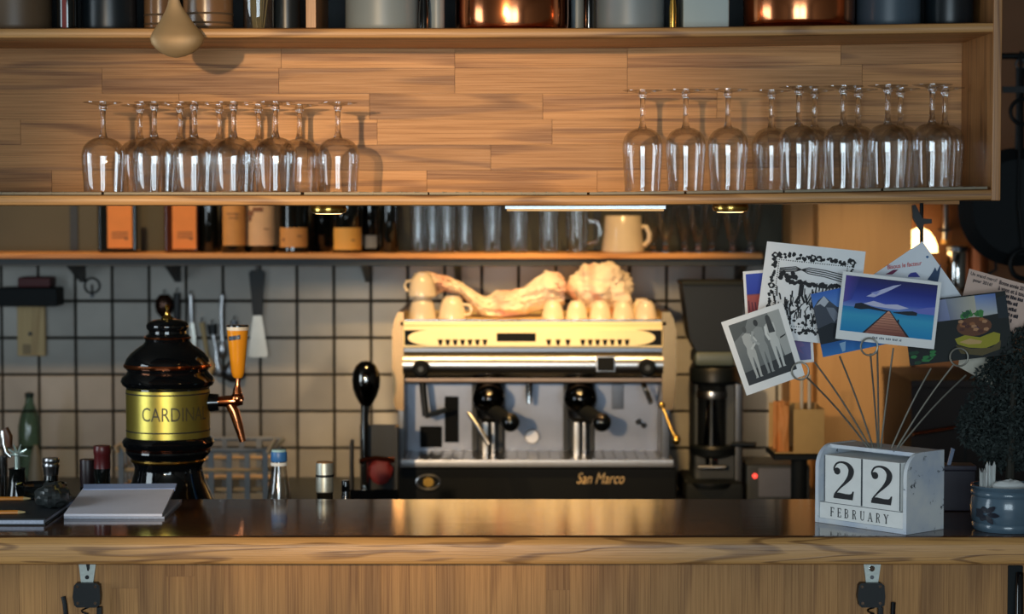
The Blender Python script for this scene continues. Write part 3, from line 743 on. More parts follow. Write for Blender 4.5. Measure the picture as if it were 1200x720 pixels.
for cx, Y, lab in ((765, 6.41, 'footed tulip glass beside the cream mug handle'), (780, 6.325, 'footed tulip glass one step from the cream mug'), (802, 6.41, 'footed tulip glass at the back behind the closest pair'), (818, 6.33, 'footed tulip glass in the middle of the footed glasses'),
                   (834, 6.41, 'footed tulip glass below the round brass lamp'), (858, 6.33, 'footed tulip glass near the shelf end'), (880, 6.40, 'footed tulip glass at the shelf end by the photo cards')):
    glass_thing('tulip_glass', cx, lab, 'glass', tulip, Y=Y, base='foot')

# ================================================================== things on the tiled wall
YT = YW - .012
HX = lambda px, py: W(px, py, YT)
# bottle-opener plaque with dark box above
t = thing('wall_plaque', 'pale wooden plaque with a keyhole slot hanging on the tiles', 'plaque', (HX(38, 417)[0], YT, HX(38, 417)[2]))
b = B(); a = HX(22, 417); c = HX(54, 356); b.box(a[0], c[0], YT - .018, YT + .003, a[2], c[2], .003)
part('board', b, PLAQUE, t)
k = HX(37, 391); part('keyhole', B().disc((k[0], YT - .0185, k[2]), .006, .002, 16), BLACK, t)
k = HX(33, 408); part('slot', B().box(k[0] - .012, k[0] + .012, YT - .0186, YT - .017, k[2] - .018, k[2] + .012), plain('worn_pine', L(150, 128, 92), .6), t)
t = thing('wall_box', 'dark wall box with a dull red lid above the pale plaque', 'box', (HX(40, 358)[0], YT, HX(40, 358)[2]))
a = HX(6, 358); c = HX(75, 336); part('body', B().box(a[0], c[0], YT - .10, YT + .003, a[2] + .001, c[2], .006), BLACKM, t)
a = HX(28, 336); c = HX(66, 324); part('lid', B().box(a[0], c[0], YT - .085, YT, a[2] + .0005, c[2], .006), plain('dull_red', L(84, 28, 32), .6), t)
# wire ring hook
c = HX(108, 335); b = B()
b.tube([(c[0] + .022 * cos(a), YT - .004, c[2] + .022 * sin(a)) for a in [2 * pi * i / 24 for i in range(24)]], .0028, 8, closed=True)
b.tube([(c[0], YT - .004, c[2] + .004), (c[0], YT - .006, c[2] - .032)], .0028, 8).disc((c[0], YT - .004, c[2] - .03), .006, .008)
solo('ring_hook', b, STEELD, 'small wire ring hook on the tiles beside the dark wall box', 'hook')
# utensils
def rail_hook(b, px, py):
    p = HX(px, py); b.tube([(p[0], YT + .006, p[2] + .012), (p[0], YT - .012, p[2] + .012), (p[0], YT - .014, p[2] + .002)], .002, 6)
def utensil(name, label, cat, parts):
    xs = parts[0][2]
    t = thing(name, label, cat, HX(xs[-1][0], xs[-1][1]), 'kitchen tools hanging on the tiles')
    for pn, mat, pts, rad, sq in parts:
        part(pn, B().tube([(HX(x, y)[0], YT - .010, HX(x, y)[2]) for x, y in pts], [r * M(YT) for r in rad], 12, sq=sq), mat, t)
    b = B(); rail_hook(b, parts[0][2][0][0], parts[0][2][0][1]); part('nail', b, STEELD, t)
    return t
t = thing('spatula', 'wide steel scraper with black handle hanging on the tiles', 'spatula', HX(302, 418), 'kitchen tools hanging on the tiles')
part('blade', B().ppx([(297, 366), (306, 366), (314, 416), (312, 419), (293, 419), (291, 416)], YT - .012, .003), plain('pale_steel', L(200, 198, 190), .35, .6), t)
part('handle', B().ppx([(291.5, 320), (294, 317), (308, 317), (310.5, 320), (308, 345), (307, 370), (296, 370), (294, 345)], YT - .02, .018), BLACK, t)
b = B(); rail_hook(b, 301, 318); part('nail', b, STEELD, t)
utensil('kitchen_knife', 'slim steel knife hanging between the tap tower and the ladles', 'knife', [('handle', STEEL, [(224, 346), (224.5, 362), (225, 378)], [3, 3.4, 2.6], .6), ('blade', plain('blade_steel', L(214, 212, 202), .3, .6), [(225, 378), (227, 395), (228.5, 412), (229, 420)], [3, 4, 3, .6], .2)])
utensil('ladle', 'steel ladle with long handle hanging behind the yellow tap handle', 'ladle', [('handle', STEEL, [(261, 346), (260, 362), (260, 385), (261, 400)], [3, 2.4, 2.2, 2.6], .5), ('bowl', STEEL, [(261, 400), (261, 408), (261.5, 416), (261.5, 421)], [2.6, 5.5, 5.5, 1], .6)])
utensil('black_spatula', 'black plastic spatula hanging right behind the tower finial', 'spatula', [('handle', BLACK, [(208, 343), (208, 360), (208, 376)], [4, 4.6, 3.8], .5), ('blade', BLACK, [(208, 376), (207, 390), (206, 402)], [4, 8, 7], .2)])
utensil('dark_spoon', 'round brown-black spoon hanging next to the tower finial', 'spoon', [('bowl', plain('dark_bronze', L(70, 48, 38), .25, .8), [(193, 345), (193, 350), (193, 358), (193, 366), (193, 372)], [5, 9.5, 11, 9.5, 4], .6), ('handle', BLACK, [(193, 370), (193, 400), (193, 425)], [3, 2.6, 2.6], .6)])
utensil('whisk', 'pale wooden spoon leaning among the hanging tools', 'spoon', [('handle', PLAQUE, [(237, 378), (240, 396), (244, 418)], [3.2, 2.6, 2.4], .6), ('bowl', PLAQUE, [(244, 418), (246, 430), (247, 440)], [3, 7, 2], .4)])
utensil('serving_spoon', 'small steel serving spoon hanging with its black grip up', 'spoon', [('handle', BLACK, [(249, 380), (250, 392)], [6, 5], .5), ('bowl', STEEL, [(250, 392), (253, 408), (255, 426), (257, 436), (258, 442)], [2.4, 2.4, 2.6, 6, 2], .5)])
utensil('whisk_tool', 'dark steel skimmer hanging beside the wide scraper', 'skimmer', [('handle', STEELD, [(275, 376), (274, 400), (273, 422)], [4, 2.6, 2.6], .5), ('bowl', STEELD, [(273, 422), (274, 432), (274, 442), (274, 448)], [3, 13, 13, 4], .35)])

# ================================================================== espresso machine
YE = 5.85
FLATBLACK = plain('flat_black', L(10, 14, 17), .75, spec=.2)
LITCHROME = plain('chrome_warm_lit', L(128, 100, 68), .26, 1.0)  # chrome tinted gold, warm light on the cheeks put into the colour
BARREL = plain('satin_chrome', L(158, 156, 154), .27, 1.0, .02)
em = thing('espresso_machine', 'two-group chrome and black espresso machine on the rear counter', 'coffee machine', (XP(626, YE), 6.1, RC))
def zx(px, py, Y=YE): return W(px, py, Y)
bx = lambda x0, y0, x1, y1, Y, d, bev=0.0: B().bpx(x0, y0, x1, y1, Y, d, bev)
part('base', bx(466, 549, 793, 588, YE + .005, .55, .006), plain('base_black', L(9, 13, 16), .6, spec=.15), em)
for fx in (480, 778):
    part('foot', B().lathe((XP(fx, YE + .06, 588), YE + .06, RC), [(.022, 0), (.022, .004), (.018, ZP(588, YE + .005) - RC)], 16), BLACK, em)
    part('foot', B().lathe((XP(fx, YE + .06, 588), YE + .48, RC), [(.022, 0), (.022, .004), (.018, ZP(588, YE + .005) - RC)], 16), BLACK, em)
dt = part('drip_tray', bx(470, 539, 790, 548.5, YE - .012, .22, .003), STEEL, em)
for k in range(24):
    x = XP(480 + k * 12.6, YE + .1, 539); part('grid_bar', B().box(x - .002, x + .002, YE + .01, YE + .19, ZP(539, YE - .012), ZP(539, YE - .012) + .003), STEELD, dt)
part('rear_body', bx(474, 378, 778, 550, YE + .20, .34, .01), DARKGREY, em)
# splash panels
MIRROR = plain('mirror_steel', L(112, 116, 126), .38, .9, .12, 14)
for x0, x1 in ((476, 556), (591, 664), (696, 777)):
    part('splash_panel', bx(x0, 449, x1, 531, YE + .19, .012, .004), MIRROR, em)
part('splash_recess', bx(474, 448, 780, 540, YE + .199, .01), BLACK, em)
for x0, y0, x1, y1 in ((492, 500, 518, 525), (521, 465, 537.5, 519)):
    part('dark_plate', bx(x0, y0, x1, y1, YE + .183, .008, .003), FLATBLACK, em)  # flat black plates laid over the splash panel
part('dark_plate', bx(717, 450, 731, 480, YE + .186, .005, .002), plain('smoked_plate', L(80, 84, 92), .3, .6), em)
# side cheeks
for sgn, (cx0, cx1) in ((-1, (459.5, 473)), (1, (776, 792.5))):
    out, inn = (cx0, cx1) if sgn < 0 else (cx1, cx0)
    d = 1 if sgn < 0 else -1
    poly = [(inn, 366), (out + d * 7, 366), (out + d * 3, 374), (out, 388), (out, 440), (out + d * 2, 470), (out + d * 4, 480), (inn, 482)]
    part('side_cheek', B().ppx(poly, YE - .004, .54), LITCHROME, em)
    part('side_post', bx(min(out + d * 7, inn + d * 1), 480, max(out + d * 7, inn + d * 1), 549, YE + .01, .5, .003), STEELD, em)
# barrel front
b = B(); n = 20; pr = []
zc = ZP(428, YE); rr = 17 * M(YE)
for i in range(n):
    a = 2 * pi * i / n; pr.append((YE + .03 + rr * 1.1 * cos(a), zc + rr * sin(a)))
xa, xb = XP(472, YE, 428), XP(777, YE, 428)
vs = [(x, y, z) for x in (xa, xb) for y, z in pr]; fs = [(i, (i + 1) % n, (i + 1) % n + n, i + n) for i in range(n)] + [tuple(range(n)), tuple(range(2 * n - 1, n - 1, -1))]
part('front_barrel', b.add(vs, fs), BARREL, em)
part('under_panel', bx(473, 441, 777, 449, YE + .03, .18, .003), plain('tan_steel', L(120, 100, 84), .35, .9), em)
part('upper_recess', bx(473, 407, 777, 414, YE + .012, .2), STEELD, em)
# control panel
cp = part('control_panel', bx(472, 382, 777, 408, YE - .006, .25, .004), PANELREFL, em)
part('panel_end', bx(474, 387, 508, 405, YE - .0075, .003), FLATBLACK, cp); part('panel_end', bx(740, 387, 775.5, 405, YE - .0075, .003), FLATBLACK, cp)
el = [(620 + 143 * cos(a), 396 - 8.6 * sin(a)) for a in [2 * pi * i / 48 for i in range(48)]]
el = [(740 + 28 * cos(a), 396 - 9.1 * sin(a)) for a in [pi / 2 - pi * i / 16 for i in range(17)]] + [(506 - 28 * cos(a), 396 + 9.1 * sin(a)) for a in [pi / 2 - pi * i / 16 for i in range(17)]]
part('button_plate', B().ppx(el, YE - .0095, .004), PANELREFL, cp)
part('display', bx(582, 390.5, 628, 400.5, YE - .0105, .002), FLATBLACK, cp)
for px_ in [516 + 8.7 * i for i in range(7)] + [643, 654, 665.5] + [683 + 8.65 * i for i in range(7)]:
    c = zx(px_, 401); part('button', B().ppx([(px_ - 3.2, 398.0), (px_ + 3.2, 398.0), (px_ + 1.6, 404.6), (px_ - 1.6, 404.6)], YE - .0115, .003), FLATBLACK, cp)
# cup tray with rail
part('cup_tray', bx(468, 376, 782, 383, YE - .004, .52, .003), PANELREFL, em)
rl = [W(470, 371, YE + .004), W(470, 371, YE + .004)]
zr = ZP(370, YE)
rail = [(XP(466, YE), YE + .49, zr), (XP(466, YE), YE + .02, zr), (XP(470, YE), YE + .006, zr), (XP(480, YE), YE, zr), (XP(772, YE), YE, zr), (XP(782, YE), YE + .006, zr), (XP(786, YE), YE + .02, zr), (XP(786, YE), YE + .49, zr)]
part('tray_lip', bx(474, 374.5, 776, 377, YE - .006, .006, .002), CHROME, em)
# knobs, gauge
for px_, py_ in ((494, 431), (757.5, 429.5)):
    c = zx(px_, py_); b = B().disc((c[0], YE - .055, c[2]), 10 * M(YE), .034, 24, bev=.006).disc((c[0], YE - .022, c[2]), 6 * M(YE), .03, 16)
    k = part('knob', b, FLATBLACK, em); part('knob_cap', B().disc((c[0], YE - .057, c[2]), 3.2 * M(YE), .004, 16), DARKGREY, k)
part('gauge', bx(700, 419, 720, 435, YE - .022, .02, .003), FLATBLACK, em)
part('gauge_rim', bx(698.5, 417.5, 721.5, 436.5, YE - .018, .016, .003), STEEL, em)
# groups
for gx in (573, 680):
    gp = part('group_head', B().lathe((XP(gx, YE + .09, 465), YE + .09, 0), [(18 * M(YE), ZP(482, YE)), (20 * M(YE), ZP(474, YE)), (19 * M(YE), ZP(462, YE)), (14 * M(YE), ZP(454, YE)), (11 * M(YE), ZP(446, YE))], 28).ball((XP(gx, YE + .02, 466), YE + .03, ZP(467, YE + .03)), (20 * M(YE), .05, 17 * M(YE)), 24, 14), plain('group_black_chrome', L(60, 60, 62), .12, 1.0), em)
    part('portafilter', B().lathe((XP(gx, YE + .06, 486), YE + .07, 0), [(9 * M(YE), ZP(497, YE)), (15 * M(YE), ZP(492, YE)), (16 * M(YE), ZP(483, YE))], 24), STEELD, em)
    h0 = W(gx + 1, 480, YE + .03); h1 = W(gx + 13, 487, YE - .03); h2 = W(gx + 25, 495, YE - .10)
    hd = part('portafilter_handle', B().tube([h0, h1, h2], [.019, .020, .021], 14), FLATBLACK, em)
    part('handle_knob', B().ball((h2[0], h2[1] - .006, h2[2]), (11 * M(YE), .024, 11 * M(YE)), 18, 12), BLACKG, hd)
    sx = gx + 1
    part('column', bx(gx - 8, 495, gx - 0.5, 536, YE + .11, .06, .004), plain('column_steel', L(206, 206, 206), .3, .6) if 'column_steel' not in bpy.data.materials else bpy.data.materials['column_steel'], em); part('column', bx(gx + 2, 495, gx + 8, 536, YE + .115, .06, .004), STEEL, em)
    for q in (-17, 13): part('column_trim', bx(gx + q - 3, 449, gx + q + 3, 533, YE + .17, .03), BLACK, em)
# steam wands and spouts
part('steam_wand', B().tube([W(495, 447, YE + .06), W(497, 470, YE + .05), W(499, 488, YE + .04)], .009).tube([W(499, 488, YE + .04), W(512, 484, YE + .03), W(524, 480, YE + .02)], .007), BLACK, em)
part('tamp_lever', B().tube([W(549, 484, YE + .0), W(558, 497, YE - .02), W(573, 521, YE - .03)], [.005, .006, .008]), STEEL, em)
part('hot_water_tap', B().tube([W(620, 447, YE + .08), W(620, 460, YE + .08), W(620, 473, YE + .075)], [.010, .009, .006]), CHROME, em)
c = zx(623.5, 512, YE + .17); part('round_dial', B().disc((c[0], YE + .165, c[2]), 9 * M(YE), .02, 24, bev=.003), plain('dial_steel', L(214, 214, 218), .35, .4), em)
part('steam_wand', B().tube([W(754, 450, YE + .05), W(759, 462, YE + .03), W(763, 473, YE + .02)], .007), CHROME, em)
rod = part('wand_rod', B().tube([W(775, 474, YE + .0), W(784, 496, YE - .01), W(792, 516, YE - .02)], .004), BRASS, em)
part('wand_tip', B().ball(W(792.5, 516, YE - .02), (.011, .011, .014), 14, 10), BRASS, rod)
part('wand_joint', B().ball(W(775.5, 475, YE), .010, 14, 10), BRASS, rod)
c = zx(751, 497, YE + .18); part('valve', B().disc((c[0] - .006, YE + .18, c[2] + .006), .009, .012, 14).disc((c[0] + .008, YE + .18, c[2] - .004), .008, .012, 14), CHROME, em)
# badge and lettering
c = zx(502, 565.5, YE)
bd = part('badge', B().tube([(c[0] + .031 * cos(a), YE + .003, c[2] + .019 * sin(a)) for a in [2 * pi * i / 32 for i in range(32)]], .0035, 8, closed=True), STEEL, em)
b = B().disc((c[0], YE + .002, c[2]), .014, .004, 24); part('badge_centre', b.warp(lambda p: (p[0], p[1], c[2] + (p[2] - c[2]) * .9)), BRASS, bd)

def text_mesh(body, size=1.0, shear=0.0, space=1.0, bold=0.0):
    cu = bpy.data.curves.new('txt', 'FONT'); cu.body = body; cu.size = size; cu.shear = shear; cu.space_character = space; cu.offset = bold
    cu.resolution_u = 3; cu.fill_mode = 'BOTH' if hasattr(cu, 'fill_mode') else cu.fill_mode
    ob = bpy.data.objects.new('txt', cu); COL.objects.link(ob)
    dg = bpy.context.evaluated_depsgraph_get(); me = ob.evaluated_get(dg).to_mesh()
    vs = [(v.co.x, v.co.y) for v in me.vertices]; fs = [tuple(p.vertices) for p in me.polygons]
    ob.evaluated_get(dg).to_mesh_clear()
    bpy.data.objects.remove(ob); bpy.data.curves.remove(cu)
    xs = [p[0] for p in vs]; ys = [p[1] for p in vs]
    x0, x1, y0, y1 = min(xs), max(xs), min(ys), max(ys)
    return [((x - x0) / (x1 - x0), (y - y0) / (y1 - y0)) for x, y in vs], fs
v2, f2 = text_mesh('San Marco', shear=.35)
p0 = zx(676, 567.5); p1 = zx(732, 554.5)
b = B().add([(p0[0] + u * (p1[0] - p0[0]), YE + .0035, p0[2] + v * (p1[2] - p0[2])) for u, v in v2], f2)
part('lettering', b, plain('gold_script', L(206, 172, 116), .5), em, label='gold script lettering')

# cups on top of the machine
ZTOP = ZP(376, YE - .004) + .0006
def cup_proto(loc, s=1.0, label='cream coffee cup upside down on the machine, first at its end', rz=90):
    t = thing('coffee_cup', label, 'cup', loc, 'cups on the coffee machine'); O = Vector(loc); t.scale = (s, s, s); t.rotation_euler = (0, 0, radians(rz))
    part('bowl', B().lathe(O, [(.036, 0), (.0375, .001), (.0375, .004), (.035, .02), (.030, .042), (.024, .054), (.021, .056), (.021, .061), (.018, .061), (.018, .057), (0, .057)], 32), CREAM, t)
    part('handle', B().tube([O + Vector(p) for p in ((.034, 0, .012), (.050, 0, .014), (.055, 0, .026), (.050, 0, .038), (.031, 0, .040))], .004, 8), CREAM, t)
    return t
def cl(px, Y, k=0): return (XP(px, Y, 370), Y, ZTOP + k * .0615)
c0 = cup_proto(cl(495, 5.905))
c9 = cup_proto(cl(676, 5.905), .80, 'cream espresso cup below the crumpled towel on the display side', 120)
cups = [(495, 5.905, 1, 150, 'cream coffee cup stacked on top of the end cup under the towel corner'), (530, 5.905, 0, -20, 'cream coffee cup with handle showing beside the end cup of the machine'),
        (648, 5.905, 0, 100, 'cream coffee cup peeking out where the long towel lifts'),
        (703.5, 5.905, 0, 80, 'cream coffee cup in the middle below the crumpled towel'), (730.5, 5.905, 0, 90, 'cream coffee cup right beside the end cup next to the grinder'),
        (757, 5.905, 0, 90, 'cream coffee cup at the machine end next to the grinder'), (752, 6.02, 0, 90, 'cream coffee cup in the back row at the grinder end')]
for px_, Y, k, rz, lab in cups: dup(c0 if px_ < 600 else c9, cl(px_, Y, k), lab, rot=(0, 0, radians(rz)))

# towels
def towel_mat(name, stripe):
    m, n, l, p = newmat(name)
    tc = n.new('ShaderNodeTexCoord'); mp = n.new('ShaderNodeMapping'); mp.inputs['Rotation'].default_value = (0.3, 0.5, 0.2); l.new(tc.outputs['Object'], mp.inputs[0])
    wv = n.new('ShaderNodeTexWave'); wv.inputs['Scale'].default_value = stripe; wv.inputs['Distortion'].default_value = 6; wv.inputs['Detail'].default_value = 2; l.new(mp.outputs[0], wv.inputs['Vector'])
    cr = n.new('ShaderNodeValToRGB'); e = cr.color_ramp.elements; e[0].position = .72; e[0].color = L(220, 202, 182); e[1].position = 1.0; e[1].color = L(212, 166, 148)
    l.new(wv.outputs[0], cr.inputs[0]); l.new(cr.outputs[0], p.inputs['Base Color']); p.inputs['Roughness'].default_value = .9
    p.inputs['Subsurface Weight'].default_value = 0.0
    return m
top = [(489, 326), (492, 319), (500, 319), (528, 325), (550, 338), (566, 348), (574, 346), (583, 341), (600, 340), (616, 337), (630, 325), (641, 317), (653, 320), (665, 331), (683, 346), (690, 352)]
bot = [(489, 332), (491, 336), (505, 349), (520, 341), (538, 344), (556, 363), (566, 370), (576, 375), (591, 375.5), (616, 369), (622, 366), (645, 361), (660, 357), (670, 356), (686, 352), (690, 354)]
def interp(pts, x):
    for (a, b_), (c, d) in zip(pts, pts[1:]):
        if a <= x <= c: return b_ + (d - b_) * (x - a) / (c - a)
    return pts[-1][1]
def towel_tube():
    vs = []; fs = []; nu, nv = 170, 56
    for i in range(nu + 1):
        x = 489 + 172 * i / nu
        yt, yb = interp(top, x), interp(bot, x)
        Yc = 6.03 + .01 * sin(i * .11); h = max(1.5, (yb - yt) / 2) * M(Yc); zc = ZP((yt + yb) / 2, Yc); X = XP(x, Yc, (yt + yb) / 2)
        for k in range(nv):
            a = 2 * pi * k / nv
            q = 1 + .16 * noise.noise((x * .045, cos(a) * 1.6, sin(a) * 1.6)) + .10 * sin(x * .16 + 3 * sin(a))
            fold = abs(noise.noise((x * .030 + 2 * sin(a), 4.2 * sin(a) + x * .05, 2.0 * cos(a)))) - .22
            q += .45 * fold + .10 * noise.noise((x * .17, 6 * cos(a), 6 * sin(a)))
            dx = .012 * noise.noise((x * .08, cos(a) * 3, sin(a) * 3 + 5))
            vs.append((X + dx, Yc - .060 * q * cos(a), max(ZTOP + .002, zc + h * (1 + .22 * (q - 1)) * sin(a))))
    for i in range(nu):
        for k in range(nv): fs.append((i * nv + k, i * nv + (k + 1) % nv, (i + 1) * nv + (k + 1) % nv, (i + 1) * nv + k))
    fs += [tuple(range(nv)), tuple(nu * nv + k for k in range(nv))[::-1]]
    return B().add(vs, fs)
solo('tea_towel', towel_tube(), towel_mat('striped_towel', 2.2), 'long pale tea towel with red stripe draped over the cups on the machine', 'towel', ang=70)
b = B(); c = W(704, 338, 6.06)
b.ball((0, 0, 0), 1, 64, 40)
def crumple(p):
    v = Vector(p); d = v.normalized()
    q = 1 + .30 * noise.noise(d * 1.7 + Vector((3, 1, 7))) + .16 * abs(noise.noise(d * 4.0)) - .12 * abs(noise.noise(d * 6.0 + Vector((9, 2, 1)))) + .05 * noise.noise(d * 11) - .10 * abs(noise.noise(d * 9 + Vector((2, 5, 1))))
    return (c[0] + d.x * .088 * q + .012 * max(0, -d.z), c[1] + d.y * .085 * q, max(ZTOP + .002, c[2] + d.z * .068 * q - (.03 * max(0, -d.z) * max(0, d.x))))
solo('tea_towel', b.warp(crumple), towel_mat('striped_towel_crumpled', 3.5), 'crumpled pale pink tea towel heaped on the cups at the grinder end', 'towel', ang=70)

# ================================================================== coffee grinder
YG = 5.95
gr = thing('coffee_grinder', 'black coffee grinder with dark hopper next to the espresso machine', 'coffee grinder', (XP(836, YG), YG + .08, RC))
part('base', B().box(XP(803, YG), XP(872, YG), YG - .03, YG + .27, RC + .0004, ZP(566, YG - .03), .012), BLACKM, gr)
part('tray', B().lathe((XP(834, YG), YG + .02, ZP(566, YG)), [(.066, -.012), (.07, -.004), (.07, .002), (.062, .002), (.06, -.002), (0, -.002)], 32), BLACK, gr)
part('motor_body', bx(812, 428, 868, 568, YG + .05, .16, .02), DARKGREY, gr)
part('hopper', B().ppx([(800, 334), (874, 334), (868, 395), (860, 412), (816, 412), (808, 395)], YG + .02, .16), plain('smoked_hopper', L(10, 14, 16), .4, spec=.25), gr)
part('hopper_lid', bx(799, 330, 875, 335, YG + .012, .176, .003), BLACKM, gr)
part('collar', bx(814, 412, 862, 430, YG + .015, .16, .012), plain('grey_green_label', L(74, 84, 80), .4), gr)
part('doser_cap', B().lpx(836, YG + .06, [(26, 430), (28, 433), (28, 446), (24, 450)], 32), BLACK, gr)
part('doser_glass', B().lpx(834, YG + .05, [(17, 450), (17, 522)], 32), GLASSD, gr)
part('doser_ring', B().lpx(834, YG + .05, [(17.6, 458), (18, 460), (18, 465), (17.6, 467)], 32), STEEL, gr)
part('doser_core', B().lpx(834, YG + .05, [(6, 468), (7, 490), (10, 521)], 24), STEELD, gr)
part('doser_floor', B().lpx(836, YG + .05, [(26, 521), (28, 524), (26, 532), (15, 536)], 32), BLACK, gr)
part('chute', B().lpx(834, YG + .05, [(9, 535), (7, 548)], 20), CHROME, gr)
part('side_column', bx(861, 450, 871, 566, YG + .02, .03, .004), STEELD, gr)
part('lever', B().tube([W(858, 521, YG), W(872, 521, YG - .02), W(886, 521, YG - .03)], .007), BLACK, gr)
part('fork', B().tube([W(818, 548, YG - .02), W(850, 548, YG - .02)], .006).tube([W(834, 548, YG - .02), W(834, 548, YG + .06)], .006), STEEL, gr)

# small appliance with a red light, box of sachets, stirrers
YA = 5.95
t = thing('card_terminal', 'dark appliance with grey panel and small red light behind the grinder', 'appliance', (XP(905, YA), YA, RC))
part('body', B().box(XP(876, YA), XP(951, YA), YA, YA + .2, RC + .0004, ZP(545, YA), .008), DARKGREY, t)
part('front_panel', bx(889, 549, 930, 583, YA - .004, .005, .002), plain('grey_panel', L(106, 108, 118), .4), t)
part('red_light', B().disc((XP(884.5, YA, 558), YA - .004, ZP(558, YA)), .006, .006, 14), plain('red_led', L(255, 60, 50), .4, emit=(1, .06, .04, 1), es=2.5), t)
YX = 5.3
X0b, X1b = XP(928, YX, 505), XP(966, YX, 505)
t = thing('napkin_stand', 'dark stand below the small cardboard box', 'stand', (XP(940, YX), YX + .06, .0))
part('post', B().tube([(XP(942, YX), YX + .07, .0), (XP(942, YX), YX + .07, ZP(533, YX) - .012)], .02, 16), BLACKM, t)
part('top_plate', B().box(XP(908, YX), XP(972, YX), YX - .01, YX + .17, ZP(533, YX) - .012, ZP(533, YX) - .001), BLACKM, t)
part('foot_plate', B().lathe((XP(942, YX), YX + .07, 0), [(.18, .0), (.18, .012), (.03, .03)], 28), BLACKM, t)
CARD = plain('cardboard', L(206, 164, 100), .8, var=.04)
t = thing('cardboard_box', 'small tan cardboard box open at one side', 'box', (XP(945, YX), YX + .07, ZP(532, YX)))
zb_, zt_ = ZP(532, YX), ZP(480, YX)
part('front_wall', B().box(X0b + .004, X1b, YX, YX + .003, zb_, zt_), CARD, t)
part('side_wall', B().box(X1b - .003, X1b, YX + .003, YX + .13, zb_, zt_), CARD, t)
part('back_wall', B().box(X0b - .04, X1b - .003, YX + .13, YX + .133, zb_, zt_ + .004), CARD, t)
part('floor_flap', B().box(X0b - .04, X1b - .003, YX + .003, YX + .13, zb_, zb_ + .003), CARD, t)
OPAP = plain('orange_paper', L(222, 146, 78), .7)
for k in range(5):
    yq = YX + .012 + .022 * k; xq = X0b - .036 + .003 * (k % 3); zq_ = zb_ + .0034; nq = 10; vs = []; fs = []
    hq = zt_ - zb_ + .004 + .006 * (k % 2)
    for a in range(nq + 1):
        for c_ in range(nq + 1):
            u, v = a / nq, c_ / nq
            w = noise.noise((u * 2.6 + k * 3, v * 3.1, k * 1.7))
            vs.append((xq + .030 * u + .003 * w * v, yq + .007 * w + .004 * sin(6 * u + k), zq_ + (hq + .008 * noise.noise((u * 5, k, 2))) * v))
    nn_ = len(vs); vs += [(x, y + .0025, z) for x, y, z in vs]; q1 = nq + 1
    for a in range(nq):
        for c_ in range(nq):
            p = a * q1 + c_; fs += [(p, p + q1, p + q1 + 1, p + 1), (nn_ + p, nn_ + p + 1, nn_ + p + q1 + 1, nn_ + p + q1)]
        fs += [(a * q1, nn_ + a * q1, nn_ + (a + 1) * q1, (a + 1) * q1), (a * q1 + nq, (a + 1) * q1 + nq, nn_ + (a + 1) * q1 + nq, nn_ + a * q1 + nq),
               (a, a + 1, nn_ + a + 1, nn_ + a), (nq * q1 + a, nn_ + nq * q1 + a, nn_ + nq * q1 + a + 1, nq * q1 + a + 1)]
    solo('paper_sachet', B().add(vs, fs), OPAP, 'crumpled orange paper sachet in the open cardboard box', 'sachet', 'sachets in the cardboard box')
for k, px_ in enumerate((939.5, 948.5)):
    solo('stirrer_stick', B().tube([(XP(px_, YX + .06, 480), YX + .06, zb_ + .004), (XP(px_, YX + .06, 480), YX + .065, ZP(440, YX + .06))], .0042, 8), plain('pale_stick', L(214, 200, 176), .5) if k == 0 else bpy.data.materials['pale_stick'], 'pale round stick standing in the small cardboard box', 'stick', 'sticks in the cardboard box')

# ================================================================== corner at the right
YR = 6.37
LIT = plain('lit_opal_glass', L(255, 225, 170), .4, emit=(1, .60, .22, 1), es=6.0)
c = W(1080, 296, 6.2)
t = thing('wall_lamp', 'glowing warm wall lamp behind the pointed card', 'lamp', (c[0], 6.28, c[2]))
m = M(6.28)
part('shade', B().lathe((XP(1077, 6.28), 6.28, ZP(296, 6.28)), [(21 * m, 0), (20.5 * m, 8 * m), (17 * m, 17 * m), (11 * m, 25 * m), (3 * m, 29 * m), (0, 29.2 * m)], 28), LIT, t)
part('wall_arm', B().tube([(XP(1077, 6.28), 6.28, ZP(297, 6.28)), (XP(1077, 6.28), 6.29, ZP(303, 6.28)), (XP(1077, 6.28), 6.382, ZP(303, 6.28))], .008), BLACK, t)
part('base_cup', B().lathe((XP(1077, 6.28), 6.28, ZP(302, 6.28)), [(.02, 0), (.045, .008), (.048, .0145)], 24), plain('copper_cup', L(190, 110, 66), .3, .8), t)
X = XP(1108.5, 6.33, 260)
t = thing('steel_pipe', 'grey steel pipe running up the brown wall beside the lamp', 'pipe', (X, 6.34, ZP(285, 6.33)))
part('tube', B().tube([(X, 6.345, ZP(281, 6.33)), (X, 6.345, 2.62)], .0095, 14), STEEL, t)
part('end_cap', B().tube([(X, 6.345, ZP(286, 6.33)), (X, 6.345, ZP(281, 6.33))], .011, 14), CARD, t)
for zz in (ZP(270, 6.33), 2.1): part('clip', B().box(X - .014, X + .014, 6.335, 6.382, zz - .004, zz + .004), STEELD, t)
zq = ZP(342, 6.25)
solo('corner_shelf', B().box(XP(1086, 6.2), 1.75, 6.2, 6.379, zq - .02, zq, .002), plain('dark_brown_board', L(58, 40, 30), .6), 'dark brown board shelf on the brown wall behind the photo cards', 'shelf')
X = XP(1122, 6.27, 310); hc_ = ZP(288, 6.27) - zq
t = thing('steel_canister', 'tall shiny steel canister on the dark corner shelf', 'canister', (X, 6.27, zq))
part('body', B().lathe((X, 6.27, zq), [(.030, .0004), (.031, .004), (.031, hc_ - .02), (.029, hc_ - .015)], 32), CHROME, t)
part('lid', B().lathe((X, 6.27, zq), [(.032, hc_ - .0148), (.032, hc_ - .004), (.02, hc_), (0, hc_)], 32), STEELD, t)
X = XP(1146, 6.27, 310); hm = ZP(290, 6.27) - zq
